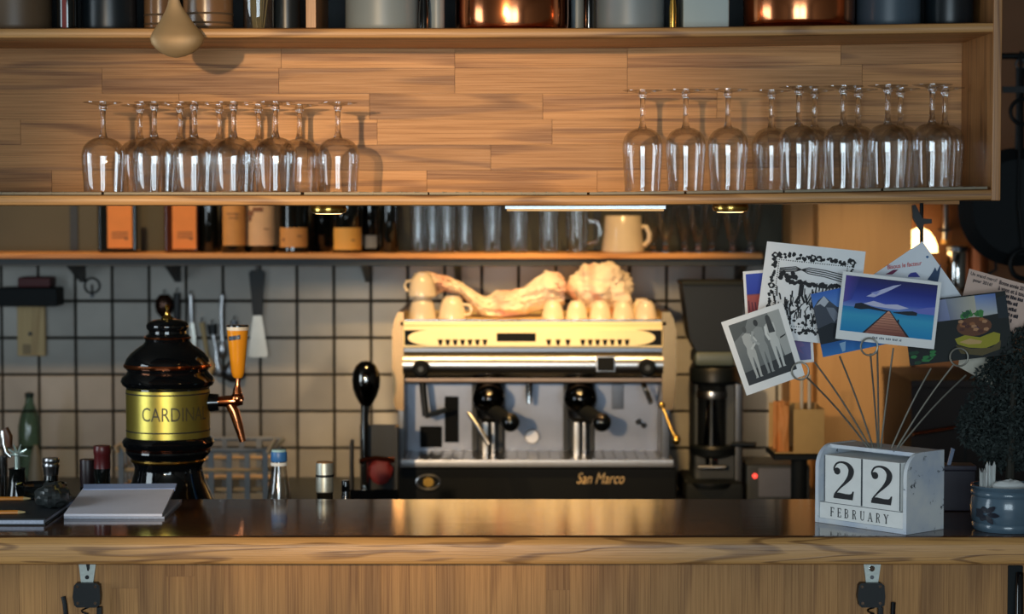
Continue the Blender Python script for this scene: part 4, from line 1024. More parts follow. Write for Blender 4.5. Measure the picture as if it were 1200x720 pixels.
t = thing('copper_mug', 'orange copper mug with black handle beside the steel canister', 'mug', (X, 6.27, zq))
part('body', B().lathe((X, 6.27, zq), [(.024, .0004), (.027, .004), (.028, hm), (.026, hm), (.025, .01), (0, .008)], 28), plain('dull_copper', L(190, 104, 58), .4, .6), t)
part('handle', B().tube([(X + .026, 6.265, zq + hm * .85), (X + .045, 6.26, zq + hm * .8), (X + .05, 6.26, zq + hm * .5), (X + .027, 6.265, zq + hm * .4)], .0045), BLACK, t)
# pans hanging near the right edge
def hanging_pan(cx, cy, rpx, Y, label, tilt=0.0):
    c = W(cx, cy, Y); r = rpx * M(Y)
    t = thing('frying_pan', label, 'pan', (c[0], Y, c[2] - r), 'pans hanging on the brown wall side')
    b = B(); seg = 40; pr = [(0, .0), (r * .8, .0), (r * .97, -.035), (r, -.04), (r * .985, -.042), (r * .79, -.006), (0, -.006)]
    vs = []; fs = []
    for rr_, dy in pr:
        for k in range(seg):
            a = 2 * pi * k / seg; vs.append((c[0] + rr_ * cos(a), Y - dy, c[2] + rr_ * sin(a)))
    for i in range(len(pr) - 1):
        for k in range(seg): fs.append((i * seg + k, i * seg + (k + 1) % seg, (i + 1) * seg + (k + 1) % seg, (i + 1) * seg + k))
    part('pan_body', b.add(vs, fs), BLACKM, t)
    part('handle', B().tube([(c[0], Y + .02, c[2] + r * .97), (c[0], Y + .02, c[2] + r + .1), (c[0], Y + .02, c[2] + r + .2)], [.012, .010, .012], 10, sq=.5), BLACK, t)
    part('hang_loop', B().tube([(c[0] + .012 * cos(a), Y + .02, c[2] + r + .21 + .012 * sin(a)) for a in [2 * pi * i / 16 for i in range(16)]], .003, 6, closed=True), STEELD, t)
    return c, r
YP = 5.6
c1, r1 = hanging_pan(1196, 243, 70, YP, 'round black frying pan hanging beside the end of the oak cabinet')
zrl = c1[2] + r1 + .222
t = thing('pan_rack', 'black iron pan rack hanging from the ceiling at the cabinet end', 'rack', (1.45, YP, zrl))
part('bar', B().tube([(1.12, YP + .02, zrl + .008), (2.1, YP + .02, zrl + .008)], .008), BLACK, t)
for x in (1.2, 2.0): part('drop_rod', B().tube([(x, YP + .02, zrl + .008), (x, YP + .02, 2.62)], .006), BLACK, t)
part('hook', B().tube([(c1[0], YP + .02, zrl + .02), (c1[0] + .012, YP + .02, zrl + .012), (c1[0] + .008, YP + .02, zrl - .008), (c1[0], YP + .02, zrl - .014), (c1[0] - .006, YP + .02, zrl - .008)], .0025, 8), STEELD, t)
c = W(1199, 131, 5.3); 
b = B().tube([(c[0] + .030 * cos(a), 5.3, c[2] + .030 * sin(a)) for a in [radians(40 + 10 * i) for i in range(26)]], .005, 8)
b.tube([(c[0] + .02, 5.3, c[2] + .02), (c[0] + .02, 5.3, 2.62)], .004, 8).box(c[0] - .05, c[0] + .08, 5.295, 5.305, c[2] + .045, c[2] + .06)
solo('ceiling_hook', b, BLACK, 'black iron hook hanging beside the top of the oak side panel', 'hook')
# loop and strap below the pan
b = B(); c = W(1200, 312, 5.55)
b.tube([(c[0] + .034 * cos(a), 5.55, c[2] + .004 + .036 * sin(a)) for a in [2 * pi * i / 28 for i in range(28)]], .0065, 8, closed=True)
b.tube([(c[0], 5.55, c[2] + .038), (c[0] - .01, 5.57, ZP(240, 5.55)), (c[0], 5.61, zrl + .02)], .004, 8)
solo('black_strap', b, BLACK, 'black looped strap hanging just below the frying pan', 'strap')
# dark shelf with metal rod at lower right
YD = 5.75
t = thing('side_cabinet', 'dark brown side cabinet behind the calendar', 'cabinet', (1.35, 5.9, 0))
part('body', B().box(XP(1069, YD), 2.0, YD, 6.19, 0, ZP(445, YD) - .02, .003), plain('dark_walnut', L(38, 26, 22), .6), t)
part('top', B().box(XP(1067, YD), 2.02, YD - .02, 6.19, ZP(445, YD) - .0198, ZP(445, YD), .003), plain('walnut_top', L(44, 30, 25), .6), t)
part('door_gap', B().box(XP(1132, YD), XP(1134, YD), YD - .001, YD + .002, .05, ZP(450, YD) - .03), BLACK, t)
part('copper_rod', B().tube([W(1070, 509, YD - .03), W(1102, 504, YD - .03), W(1120, 501, YD - .03)], .005).tube([W(1074, 508.5, YD - .03), W(1074, 508.5, YD + .002)], .004).tube([W(1116, 501.5, YD - .03), W(1116, 501.5, YD + .002)], .004), COPPERD, t)  # copper-coloured rod across the cabinet front

# ================================================================== beer tap tower behind the bar
YTW = 4.44; SSZ = .9004
m = M(YTW); cx = 197
bt = thing('beer_tower', 'black glazed beer tap tower with gold band and copper rings behind the bar', 'beer tap', (XP(cx, YTW), YTW, SSZ))
def ring(y, r, h, mat, name='copper_ring'):
    part(name, B().lpx(cx, YTW, [(r - 1.5, y - h), (r + .6, y - h * .6), (r + 1.3, y), (r + .6, y + h * .6), (r - 1.5, y + h)], 48), mat, bt)
body = [(0, 373.5), (9, 374), (17, 375.5), (23, 378), (25, 381.5), (24.5, 385), (22, 388), (22, 391), (25, 393), (27, 396), (26, 400), (29, 404), (36, 408.5), (43, 414), (48, 420), (50.5, 426), (50.5, 430), (47, 434.5), (49, 438), (53.5, 442), (55, 446.5), (53, 451), (48.6, 454), (48.3, 514 - 3), (52, 513.5), (54, 517.5), (52.5, 522), (49, 525), (50, 529), (47, 533), (43, 537), (42, 541), (39.5, 546), (40, 552), (43, 563), (48, 575), (54, 588), (58, 597)]
zb_low = ZP(597, YTW)
part('body', B().lpx(cx, YTW, body, 64), BLACKG, bt)
part('pedestal', B().lathe((XP(cx, YTW, 597), YTW, SSZ), [(68 * m, 0), (68 * m, .01), (60 * m, .02), (58 * m, zb_low - SSZ)], 48), BLACKG, bt)
ring(396, 26.6, 1.8, COPPER); ring(428.5, 50.6, 3.2, COPPER); ring(526, 49.2, 1.2, COPPERD); ring(539, 43, 2.6, BRASS, 'brass_ring')
lb = part('gold_band', B().lpx(cx, YTW, [(48.5, 455.5), (48.9, 456), (48.9, 511), (48.5, 511.5)], 64), GOLDLABEL, bt, label='gold band lettered CARDINAL')
for y in (460, 503.5): part('band_line', B().lpx(cx, YTW, [(48.8, y - .9), (49.1, y - .5), (49.1, y + .5), (48.8, y + .9)], 64), INK, lb)
v2, f2 = text_mesh('CARDINAL')
R = 49.15 * m; Xc = XP(cx, YTW, 480)
a0, a1 = math.asin((173.5 - 197) / 49.15), math.asin((243.5 - 197) / 49.15)
part('band_lettering', B().add([(Xc + R * sin(a0 + u * (a1 - a0)), YTW - R * cos(a0 + u * (a1 - a0)), ZP(490, YTW) + v * (ZP(474, YTW) - ZP(490, YTW))) for u, v in v2], f2), plain('worn_ink', L(70, 64, 38), .5), lb)
part('finial', B().lpx(197, YTW, [(0, 356.5), (2.4, 357.5), (3.4, 360), (2.4, 362.6), (1.8, 364), (3, 367), (3, 369), (5.5, 371), (7.5, 373), (7, 374.3)], 24), BRASS, bt)
# tap
tap = part('tap', B().tube([W(256, 471, YTW), W(266, 470.5, YTW), W(276, 470, YTW), W(284, 469, YTW)], [.010, .0115, .012, .010], 16)
     .tube([W(268, 472, YTW), W(274, 482, YTW), W(279, 498, YTW), W(284.5, 518, YTW)], [.009, .0105, .0095, .0065], 16)
     .ball(W(278, 467, YTW), (.0135, .0135, .0135), 18, 12), COPPER, bt)
part('tap_mount', B().tube([W(244, 472, YTW), W(256.5, 471.5, YTW)], [.0185, .0165], 20), BLACKG, bt)
part('tap_lever', B().tube([W(278, 462, YTW), W(278, 456, YTW), W(278.5, 450, YTW), W(279, 440, YTW)], [.010, .008, .005, .0065], 14), COPPER, bt)
BEER = plain('amber_beer_enamel', L(232, 150, 32), .18, coat=.4)
hd = part('tap_handle', B().lpx(279, YTW, [(5, 443), (6.5, 441), (8, 436), (10, 415), (12.6, 387)][::-1], 28), BEER, bt, label='yellow tap handle shaped like a beer glass')
part('handle_foam', B().lpx(279, YTW, [(11, 382.2), (12.6, 383), (13, 385), (12.7, 387.2)], 28), plain('foam_white', L(226, 214, 194), .4), hd)
part('handle_rim', B().lpx(279, YTW, [(12, 381), (13.2, 381.6), (13.2, 383), (12, 383.2)], 28), BLACKG, hd)
def tag_at(u, v):
    x = 269 + u * 14; y = 399 - v * 5 - u * 2
    r = 12.3 * m; X = XP(x, YTW, y); dx = X - XP(279, YTW, y)
    return (X, YTW - math.sqrt(max(1e-6, r * r - dx * dx)) - .0012, ZP(y, YTW))
part('handle_tag', B().add([tag_at(i / 8, j) for i in range(9) for j in (0, 1)], [(2 * i, 2 * i + 2, 2 * i + 3, 2 * i + 1) for i in range(8)]), plain('navy_tag', L(36, 52, 74), .4), hd)
v2, f2 = [(0, .25), (.92, .25), (1, .6), (.06, .6)], [(0, 1, 2, 3)]
def tag_t(u, v):
    p = tag_at(.08 + u * .84, .18 + v * .62); return (p[0], p[1] - .0006, p[2])
part('tag_stripe', B().add([tag_t(u, v) for u, v in v2], f2), plain('pale_blue_ink', L(160, 186, 206), .5), hd)

# ================================================================== bottles on the service shelf (tops show above the worktop)
def shelf_bottle(cx, Y, prof_px, mat, capprof, capmat, label, name='bottle', cat='bottle', extra=None, low=.03):
    X = XP(cx, Y, 560); mm = M(Y)
    t = thing(name, label, cat, (X, Y, SSZ))
    r0, y0 = prof_px[-1]; rb = max(r0 * mm, low)
    pr = [(rb * .92, 0), (rb, .006), (rb, max(.01, min(.12, ZP(y0, Y) - SSZ - .05)))] + [(r * mm, ZP(y, Y) - SSZ) for r, y in prof_px[::-1]]
    part('body', B().lathe((X, Y, SSZ), pr, 32), mat, t)
    part('cap', B().lathe((X, Y, 0), [(r * mm, ZP(y, Y)) for r, y in capprof[::-1]], 28), capmat, t)
    if extra: extra(t, X, Y)
    return t
BLUECAP = plain('blue_cap', L(52, 108, 170), .4)
def neck_ring(t, X, Y):
    part('neck_ring', B().lathe((X, Y, 0), [(9.4 * M(Y), ZP(546, Y)), (10 * M(Y), ZP(544.5, Y)), (9.6 * M(Y), ZP(542, Y))], 24), WHITE, t)
    part('cap_top', B().lathe((X, Y, 0), [(9.2 * M(Y), ZP(529.5, Y)), (8.4 * M(Y), ZP(527, Y)), (0, ZP(526.6, Y))], 24), plain('pale_blue_cap', L(150, 190, 196), .4), t)
shelf_bottle(327, 4.40, [(8, 541), (8.6, 548), (10.5, 560), (13.5, 578), (16, 596), (20, 620)], GLASS, [(8.8, 529), (9.6, 531), (9.6, 540), (9, 541)], BLUECAP, 'clear glass bottle with bright blue cap beside the plastic basket', extra=neck_ring)
def grip(t, X, Y):
    part('tear_band', B().lathe((X, Y, 0), [(10.4 * M(Y), ZP(559, Y)), (10.9 * M(Y), ZP(557.5, Y)), (10.4 * M(Y), ZP(556, Y))], 24), BLACK, t)
    part('cap_top', B().lathe((X, Y, 0), [(10 * M(Y), ZP(542.5, Y)), (9.4 * M(Y), ZP(541.4, Y)), (0, ZP(541.2, Y))], 24), plain('copper_cap_top', L(206, 160, 110), .35, .7), t)
shelf_bottle(380.5, 4.38, [(9.4, 576), (9.6, 585), (12, 610), (22, 640)], GLASSD, [(10, 542.5), (10.4, 544), (10.4, 576), (9.6, 577)], ZINC, 'bottle with a tall silver screw cap in front of the tiles', extra=grip)
DRED = plain('dark_red_foil', L(84, 24, 26), .35)
shelf_bottle(120, 4.28, [(9.5, 548), (9, 565), (9.5, 590), (24, 625)], GLASSB, [(9.6, 522.5), (10.2, 524), (10.2, 532), (9.5, 533), (9.8, 549)], DRED, 'dark wine bottle with a dark red capsule behind the notepad')
shelf_bottle(103, 4.40, [(9, 570), (9.5, 590), (24, 625)], GLASSB, [(9, 538.5), (9.4, 540), (9.4, 558), (9, 571)], plain('black_foil', L(38, 22, 26), .4), 'dark wine bottle with a black capsule beside the red-capped one')
shelf_bottle(60, 4.46, [(8, 556), (9, 570), (12, 590), (22, 620)], GLASSB, [(9.4, 537), (10, 538.5), (10, 541), (9.2, 542.5), (10, 544), (10, 547), (9.2, 549), (8.4, 557)], STEEL, 'dark bottle with a ribbed silver stopper behind the pencils')
shelf_bottle(405, 4.50, [(4, 575), (6, 590), (12, 620)], GLASSB, [(4.2, 563), (4.8, 565), (4.8, 576)], BLACKG, 'small black bottle top beside the silver screw cap')
# decanter with starburst stopper
Yd = 4.34; X = XP(20, Yd, 560)
dc = thing('decanter', 'dark decanter with a starburst glass stopper at the end of the bar', 'decanter', (X, Yd, SSZ))
part('body', B().lathe((X, Yd, SSZ), [(.04, 0), (.045, .01), (.045, .09), (.028, .14), (10 * M(Yd), ZP(568, Yd) - SSZ), (9 * M(Yd), ZP(552, Yd) - SSZ), (10 * M(Yd), ZP(549, Yd) - SSZ), (0, ZP(549, Yd) - SSZ)], 32), GLASSB, dc)
c = W(20, 533, Yd); b = B().ball(c, .006, 12, 8)
for k in range(10):
    a = radians(-10 + 20 * k + (10 if k % 2 else 0)); r = .021 if k % 2 == 0 else .016
    e = (c[0] + r * cos(a), Yd + .003 * (-1) ** k, c[2] + r * sin(a)); b.tube([c, e], [.0035, .0012], 6)
b.tube([c, (c[0], Yd, ZP(549, Yd))], .005, 10)
part('stopper', b, plain('silvery_glass', L(176, 190, 180), .15, .5), dc)
# lever corkscrew at the frame edge
Yk = 4.52
ck = thing('corkscrew', 'chrome lever corkscrew with brown handle at the end of the bar', 'corkscrew', (XP(3, Yk, 560), Yk, SSZ))
part('frame', B().tube([W(3, 505, Yk), W(4, 520, Yk), W(7, 531, Yk), W(13, 536, Yk)], [.005, .006, .0055, .004], 10).tube([W(2, 535, Yk), (XP(2, Yk, 560), Yk, SSZ + .03)], .012, 14), CHROME, ck)
part('handle', B().tube([W(6, 502, Yk), W(10, 512, Yk), W(11, 524, Yk)], [.007, .009, .006], 12), plain('brown_handle', L(96, 58, 34), .4), ck)
part('stand', B().lathe((XP(2, Yk, 560), Yk, SSZ), [(.045, 0), (.045, .01), (.014, .03)], 24), BLACKG, ck)
# green bottle against the wall and pale bottle
Yg = 6.3; X = XP(35, Yg, 520)
t = thing('green_bottle', 'dim green glass bottle standing at the tiles below the plaque', 'bottle', (X, Yg, RC + .0004))
part('body', B().lathe((X, Yg, 0), [(13 * M(Yg), RC + .001), (14 * M(Yg), RC + .01), (13.5 * M(Yg), ZP(500, Yg)), (11 * M(Yg), ZP(488, Yg)), (5 * M(Yg), ZP(472, Yg)), (4.5 * M(Yg), ZP(464, Yg))], 28), GLASSG, t)
part('stopper', B().lathe((X, Yg, 0), [(5 * M(Yg), ZP(466, Yg)), (5.5 * M(Yg), ZP(461, Yg)), (0, ZP(459.5, Yg))], 20), plain('dark_green_cap', L(24, 40, 38), .5), t)
t = solo('pale_flask', B().lathe((XP(40, 6.1), 6.1, RC + .0004), [(.02, 0), (.024, .006), (.024, .02), (.021, .05), (.013, ZP(525, 6.1) - RC - .02), (.006, ZP(523, 6.1) - RC), (0, ZP(522, 6.1) - RC)], 28), plain('pale_ceramic', L(120, 118, 104), .5), 'small pale ceramic flask standing in front of the green bottle', 'flask')
# plastic basket on the rear counter
Yb = 5.82
PL = plain('grey_plastic', L(138, 144, 148), .5); PLR = plain('tan_plastic', L(216, 180, 132), .45)
bk = thing('plastic_basket', 'grey plastic lattice basket with tan rims behind the beer tower', 'basket', (XP(230, Yb), Yb + .12, RC))
def loop(x0, x1, y, Ya, Yb_, r, mat, name):
    a = [(XP(x0, Ya, y), Ya), (XP(x1, Ya, y), Ya), (XP(x1, Ya, y), Yb_), (XP(x0, Ya, y), Yb_)]
    z = ZP(y, Ya); pts = []
    for (xa, ya), (xb, yb) in zip(a, a[1:] + a[:1]):
        for k in range(6): pts.append((xa + (xb - xa) * (k + .5) / 6, ya + (yb - ya) * (k + .5) / 6, z))
    part(name, B().tube(pts, r, 8, closed=True), mat, bk)
loop(134, 320, 528, Yb, Yb + .28, .0065, PL, 'rim'); loop(136, 317, 551, Yb + .004, Yb + .276, .006, PLR, 'rim_band'); loop(140, 312, 574, Yb + .01, Yb + .27, .006, PLR, 'rim_band')
part('end_lug', B().tube([W(314, 531, Yb), W(318, 523, Yb), W(323, 515, Yb)], .006, 8), PLR, bk); part('end_lug', B().tube([W(138, 531, Yb), W(136, 524, Yb), W(142, 520, Yb), W(148, 530, Yb)], .006, 8), PLR, bk)
zlo_ = RC + .004
for k in range(9):
    px_ = 140 + k * 21.2
    for yy in (Yb + .003, Yb + .277):
        part('slat', B().box(XP(px_ - 3.2, Yb), XP(px_ + 3.2, Yb), yy - .003, yy + .003, zlo_, ZP(528, Yb)), PL, bk)
for k in range(4):
    yy = Yb + .05 + k * .06
    for px_ in (138, 316): part('slat', B().box(XP(px_, Yb) - .003, XP(px_, Yb) + .003, yy - .008, yy + .008, zlo_, ZP(528, Yb)), PL, bk)
part('floor_plate', B().box(XP(138, Yb), XP(316, Yb), Yb, Yb + .28, RC + .0004, RC + .004), PL, bk)
# utensil holder with polished dark ladle
Yh = 5.6
zq0 = ZP(590, Yh); 
solo('side_trolley', B().box(XP(402, Yh), XP(468, Yh), Yh - .06, Yh + .07, .03, RC - .01, .004).box(XP(404, Yh), XP(466, Yh), Yh - .05, Yh + .06, 0, .03), BLACKM, 'narrow black trolley in front of the rear counter beside the coffee machine', 'trolley')
hl = thing('utensil_holder', 'black open holder with red packet beside the coffee machine', 'holder', (XP(438, Yh), Yh, RC - .0096))
z0_, zt0 = RC - .0096, ZP(500, Yh)
part('back_plate', B().box(XP(420, Yh), XP(466, Yh), Yh + .04, Yh + .05, z0_, zt0), BLACK, hl)
part('side_plate', B().box(XP(410, Yh), XP(413, Yh), Yh - .03, Yh + .04, z0_, ZP(517, Yh)), BLACK, hl)
part('side_plate', B().box(XP(463, Yh), XP(466, Yh), Yh - .03, Yh + .04, z0_, zt0), BLACK, hl)
part('front_lip', B().box(XP(410, Yh), XP(466, Yh), Yh - .035, Yh - .028, z0_, ZP(572, Yh)), BLACKG, hl)
part('divider_bar', B().tube([W(421, 541, Yh - .02), W(440, 537, Yh - .02), W(464, 540, Yh - .02)], .006, 8), COPPERD, hl)
b = B().ball((0, 0, 0), 1, 24, 16); cc = W(446, 553, Yh)
solo('red_packet', b.warp(lambda p: (cc[0] + .030 * p[0] * (1 + .25 * noise.noise(Vector(p) * 2)), Yh + .010 + .012 * p[1], max(z0_ + .0006, cc[2] + .034 * p[2] * (1 + .2 * noise.noise(Vector(p) * 2.5))))), plain('red_foil', L(128, 38, 34), .6), 'crumpled dull red packet in the black utensil holder', 'packet')
cc = W(429, 449, Yh)
lt = thing('serving_ladle', 'large polished dark ladle standing upright in the black holder', 'ladle', (cc[0], Yh, z0_))
b = B().lathe((cc[0], Yh, cc[2]), [(0, .0565), (.014, .054), (.026, .044), (.034, .026), (.036, .006), (.034, -.014), (.027, -.034), (.018, -.050), (.012, -.058)][::-1], 32)
part('bowl', b, plain('black_chrome', L(108, 106, 104), .10, 1.0), lt)
part('handle', B().tube([(cc[0] - .002, Yh, cc[2] - .050), (cc[0] - .004, Yh, ZP(490, Yh)), (cc[0] - .004, Yh, z0_ + .002)], [.012, .010, .008], 12), CHROME, lt)

# ================================================================== on the worktop, far end: book, pencils, stone, ashtray, notepad
ZB = ZT + .0004
def onz(px, py, z): return G(px, py, z)
f0 = onz(53, 616, ZB)
bk2 = thing('notebook', 'dark closed notebook with pale page edges under the pencils', 'notebook', (f0[0] - .17, f0[1] + .15, ZB))
xa, xb = f0[0] - .34, f0[0]
part('pages', B().box(xa + .003, xb - .003, f0[1] + .002, f0[1] + .29, ZB + .0022, ZB + .0088), PAPERE, bk2)
part('cover', B().box(xa, xb, f0[1], f0[1] + .292, ZB, ZB + .002).box(xa, xb, f0[1] + .0008, f0[1] + .292, ZB + .009, ZB + .0112), plain('dark_cover', L(40, 46, 50), .55), bk2)
ZN = ZB + .0114
def pencil(pa, pb, label):
    a = Vector(onz(pa[0], pa[1], ZN + .004)); e = Vector(onz(pb[0], pb[1], ZN + .004)); d = (e - a).normalized()
    t = thing('pencil', label, 'pencil', tuple(a - Vector((0, 0, .004))), 'pencils on the notebook')
    part('shaft', B().tube([a, e - d * .018], .0038, 6), plain('orange_lacquer', L(216, 134, 44), .35) if 'orange_lacquer' not in bpy.data.materials else bpy.data.materials['orange_lacquer'], t)
    part('wood_cone', B().tube([e - d * .018, e - d * .005], [.0038, .0014], 10), PLAQUE, t)
    part('lead_tip', B().tube([e - d * .005, e], [.0014, .0003], 8), INK, t)
pencil((-45, 585.5), (39, 584.5), 'orange pencil lying near the back of the dark notebook')
pencil((-40, 601.5), (33, 600.5), 'orange pencil lying near the front of the dark notebook')
c = onz(62, 594, ZN); 
b = B().ball((0, 0, 0), 1, 28, 18)
def stone(p):
    v = Vector(p); q = 1 + .22 * noise.noise(v * 2.3 + Vector((4, 0, 2))) + .08 * noise.noise(v * 6)
    q = round(q * 14) / 14 * .5 + q * .5
    return (c[0] + .032 * v.x * q, c[1] + .045 * v.y * q, max(ZN + .0002, ZN + .020 + .024 * v.z * q))
solo('paperweight', b.warp(stone), plain('dark_stone', L(52, 56, 56), .3, var=.35, scale=90), 'lumpy dark stone paperweight beside the pencil tips', 'paperweight', ang=20)
c = onz(50, 575, ZB); c = (XP(48, 4.17, 570), 4.17, ZB)
b = B().lathe(c, [(.034, .0005), (.042, .004), (.047, .024), (.049, .036), (.046, .037), (.043, .03), (.037, .010), (0, .009)], 12)
solo('ashtray', b, CRYSTAL, 'faceted dark glass ashtray behind the stone paperweight', 'ashtray', ang=15)
# notepad: lower pad and raised upper pad
A = Vector(onz(75, 608.5, ZB)); Bc = Vector(onz(190, 608.5, ZB)); 
t = thing('notepad', 'white notepad with lifted blue-edged back on the worktop in front of the tower', 'notepad', tuple((A + Bc) / 2))
yb = 4.19
bl = Vector(W(99, 577, yb)); br = Vector(W(213, 578, yb))
def slab(fl, fr_, br_, bl_, h):
    vs = [fl, fr_, br_, bl_] + [p + Vector((0, 0, h)) for p in (fl, fr_, br_, bl_)]
    return B().add(vs, [(3, 2, 1, 0), (4, 5, 6, 7), (0, 1, 5, 4), (1, 2, 6, 5), (2, 3, 7, 6), (3, 0, 4, 7)])
lo_bl = Vector((bl.x, yb, ZB)); lo_br = Vector((br.x, yb, ZB))
part('lower_sheets', slab(A, Bc + Vector((.004, 0, 0)), lo_br, lo_bl, .004), PAPERE, t)
up_bl = Vector(W(99, 573, yb)); up_br = Vector(W(206, 572, yb))
part('upper_sheets', slab(A + Vector((0, 0, .0045)), Bc + Vector((0, 0, .0045)), up_br, up_bl, .0045), PAPER, t)
part('binding_strip', slab(Vector(W(98, 577, yb - .03)), Vector(W(205, 576, yb - .03)), up_br + Vector((.002, 0, .003)), up_bl + Vector((-.002, 0, .003)), .0055), plain('pale_blue_paper', L(158, 176, 214), .6), t)
part('wedge', B().add([A + Vector((.01, .06, .0046)), Bc + Vector((-.02, .06, .0046)), lo_br + Vector((-.03, -.006, .0046)), lo_bl + Vector((.01, -.006, .0046)), up_br + Vector((-.02, -.006, -.0006)), up_bl + Vector((.01, -.006, -.0006))], [(0, 3, 2, 1), (0, 1, 4, 5), (3, 5, 4, 2), (0, 5, 3), (1, 2, 4)]), PAPERE, t)

# ================================================================== wooden block calendar with photo wires
TH = radians(48.4); LC, DC, HC = .2037, .103, .139
N = Vector(G(1062, 627.3, ZB))
ud = Vector((cos(TH), -sin(TH), 0)); dd = Vector((sin(TH), cos(TH), 0))
def C(u, d, z): return tuple(N + ud * (u - LC) + dd * d + Vector((0, 0, z)))
def cal_mat():
    m, n, l, p = newmat('distressed_white_paint')
    tc = n.new('ShaderNodeTexCoord'); nz = n.new('ShaderNodeTexNoise'); nz.inputs['Scale'].default_value = 55; nz.inputs['Detail'].default_value = 6; nz.inputs['Roughness'].default_value = .7
    l.new(tc.outputs['Object'], nz.inputs['Vector'])
    cr = n.new('ShaderNodeValToRGB'); e = cr.color_ramp.elements; e[0].position = .33; e[0].color = L(60, 66, 72); e[1].position = .39; e[1].color = L(244, 246, 248)
    n2 = n.new('ShaderNodeTexNoise'); n2.inputs['Scale'].default_value = 14; n2.inputs['Detail'].default_value = 3; l.new(tc.outputs['Object'], n2.inputs['Vector'])
    c2 = n.new('ShaderNodeValToRGB'); e = c2.color_ramp.elements; e[0].position = .35; e[0].color = L(206, 216, 232); e[1].position = .65; e[1].color = L(246, 246, 244)
    l.new(nz.outputs[0], cr.inputs[0]); l.new(n2.outputs[0], c2.inputs[0])
    mx = n.new('ShaderNodeMix'); mx.data_type = 'RGBA'; mx.blend_type = 'MULTIPLY'; mx.inputs[0].default_value = 1; l.new(cr.outputs[0], mx.inputs[6]); l.new(c2.outputs[0], mx.inputs[7])
    l.new(mx.outputs[2], p.inputs['Base Color']); p.inputs['Roughness'].default_value = .5
    return m
DIST = cal_mat(); CUBEW = plain('cube_white', L(244, 244, 240), .5, var=.05, scale=40); WORN = plain('worn_dark_edge', L(70, 76, 82), .7, var=.3, scale=200)
ca = thing('block_calendar', 'distressed white wooden block calendar showing 22 FEBRUARY', 'calendar', C(LC / 2, DC / 2, 0))
def cbox(u0, u1, d0, d1, z0, z1):
    vs = [C(u, d, z) for u in (u0, u1) for d in (d0, d1) for z in (z0, z1)]
    return B().add(vs, [(0, 1, 3, 2), (4, 6, 7, 5), (0, 4, 5, 1), (2, 3, 7, 6), (0, 2, 6, 4), (1, 5, 7, 3)])
def side(u0, u1):
    r = .040; pf = [(0, 0), (DC, 0), (DC, HC)]
    pf += [(r - r * sin(a), HC - r + r * cos(a)) for a in [pi / 2 * i / 10 for i in range(11)]]
    n = len(pf); vs = [C(u, d, z) for u in (u0, u1) for d, z in pf]
    return B().add(vs, [tuple(range(n)), tuple(range(2 * n - 1, n - 1, -1))] + [(i, (i + 1) % n, (i + 1) % n + n, i + n) for i in range(n)])
tk = .0075
part('side_panel', side(0, tk), DIST, ca); part('side_panel', side(LC - tk, LC), DIST, ca)
part('base', cbox(tk, LC - tk, .001, DC, 0, .0085), DIST, ca)
part('back_panel', cbox(tk, LC - tk, DC - .006, DC, .0085, HC - .008), DIST, ca)
part('lid', cbox(tk, LC - tk, .030, DC, HC - .0075, HC - .001), DIST, ca)
mb = part('month_block', cbox(tk + .0008, LC - tk - .0008, .003, .04, .0088, .0370), CUBEW, ca)
CU0, CUW, CUP = .0172, .0838, .0848
cu = [part('number_cube', cbox(CU0 + i * CUP, CU0 + i * CUP + CUW, .005, .088, .0376, .1215), CUBEW, ca) for i in (0, 1)]
for i in (0, 1):
    u0 = CU0 + i * CUP; u1 = u0 + CUW
    e = .0012
    part('worn_edge', cbox(u0 - .0002, u0 + e, .0046, .006, .0385, .121), WORN, cu[i]); part('worn_edge', cbox(u1 - e, u1 + .0002, .0046, .006, .0385, .121), WORN, cu[i])
# numeral 2 and month lettering
def ribbon(pts, closed=False):
    vs = []; fs = []; n = len(pts)
    for i, (x, y, w) in enumerate(pts):
        ax, ay, _ = pts[max(i - 1, 0)]; bx_, by, _ = pts[min(i + 1, n - 1)]
        dx, dy = bx_ - ax, by - ay; q = math.hypot(dx, dy) or 1
        nx_, ny = -dy / q, dx / q
        vs += [(x + nx_ * w / 2, y + ny * w / 2), (x - nx_ * w / 2, y - ny * w / 2)]
    fs = [(2 * i, 2 * i + 1, 2 * i + 3, 2 * i + 2) for i in range(n - 1)]
    return vs, fs
def smooth_pts(pts, k=5):
    out = []; n = len(pts)
    for i in range(n - 1):
        p0, p1, p2, p3 = pts[max(i - 1, 0)], pts[i], pts[i + 1], pts[min(i + 2, n - 1)]
        for j in range(k):
            t = j / k
            out.append(tuple(.5 * (2 * b_ + (c_ - a) * t + (2 * a - 5 * b_ + 4 * c_ - d) * t * t + (3 * b_ - a - 3 * c_ + d) * t ** 3) for a, b_, c_, d in zip(p0, p1, p2, p3)))
    out.append(pts[-1]); return out
two = []
v, f = ribbon(smooth_pts([(.055, .74, .055), (.05, .83, .05), (.13, .945, .05), (.28, .985, .055), (.44, .94, .10), (.535, .83, .15), (.545, .73, .165), (.50, .60, .14), (.38, .45, .085), (.22, .29, .05), (.10, .15, .045), (.06, .09, .05)]))
two.append((v, f))
n = 20; two.append(([(.135 + .095 * cos(2 * pi * i / n), .735 + .095 * sin(2 * pi * i / n)) for i in range(n)], [tuple(range(n))]))
two.append(([(.03, 0), (.60, 0), (.635, .235), (.595, .235), (.565, .175), (.52, .15), (.40, .145), (.20, .165), (.085, .15), (.03, .06)], [tuple(range(10))]))
def on_front(b, shapes, u0, z0, s, d, sx=1.0):
    for k, (v, f) in enumerate(shapes):
        b.add([C(u0 + x * s * sx, d - k * .00004, z0 + y * s) for x, y in v], f)
    return b
for i in (0, 1):
    u0 = CU0 + i * CUP
    part('numeral', on_front(B(), two, u0 + .0185, .0465, .066, .0046, 1.16), INK, cu[i], label='black serif numeral 2')
W_, T_ = .16, .078
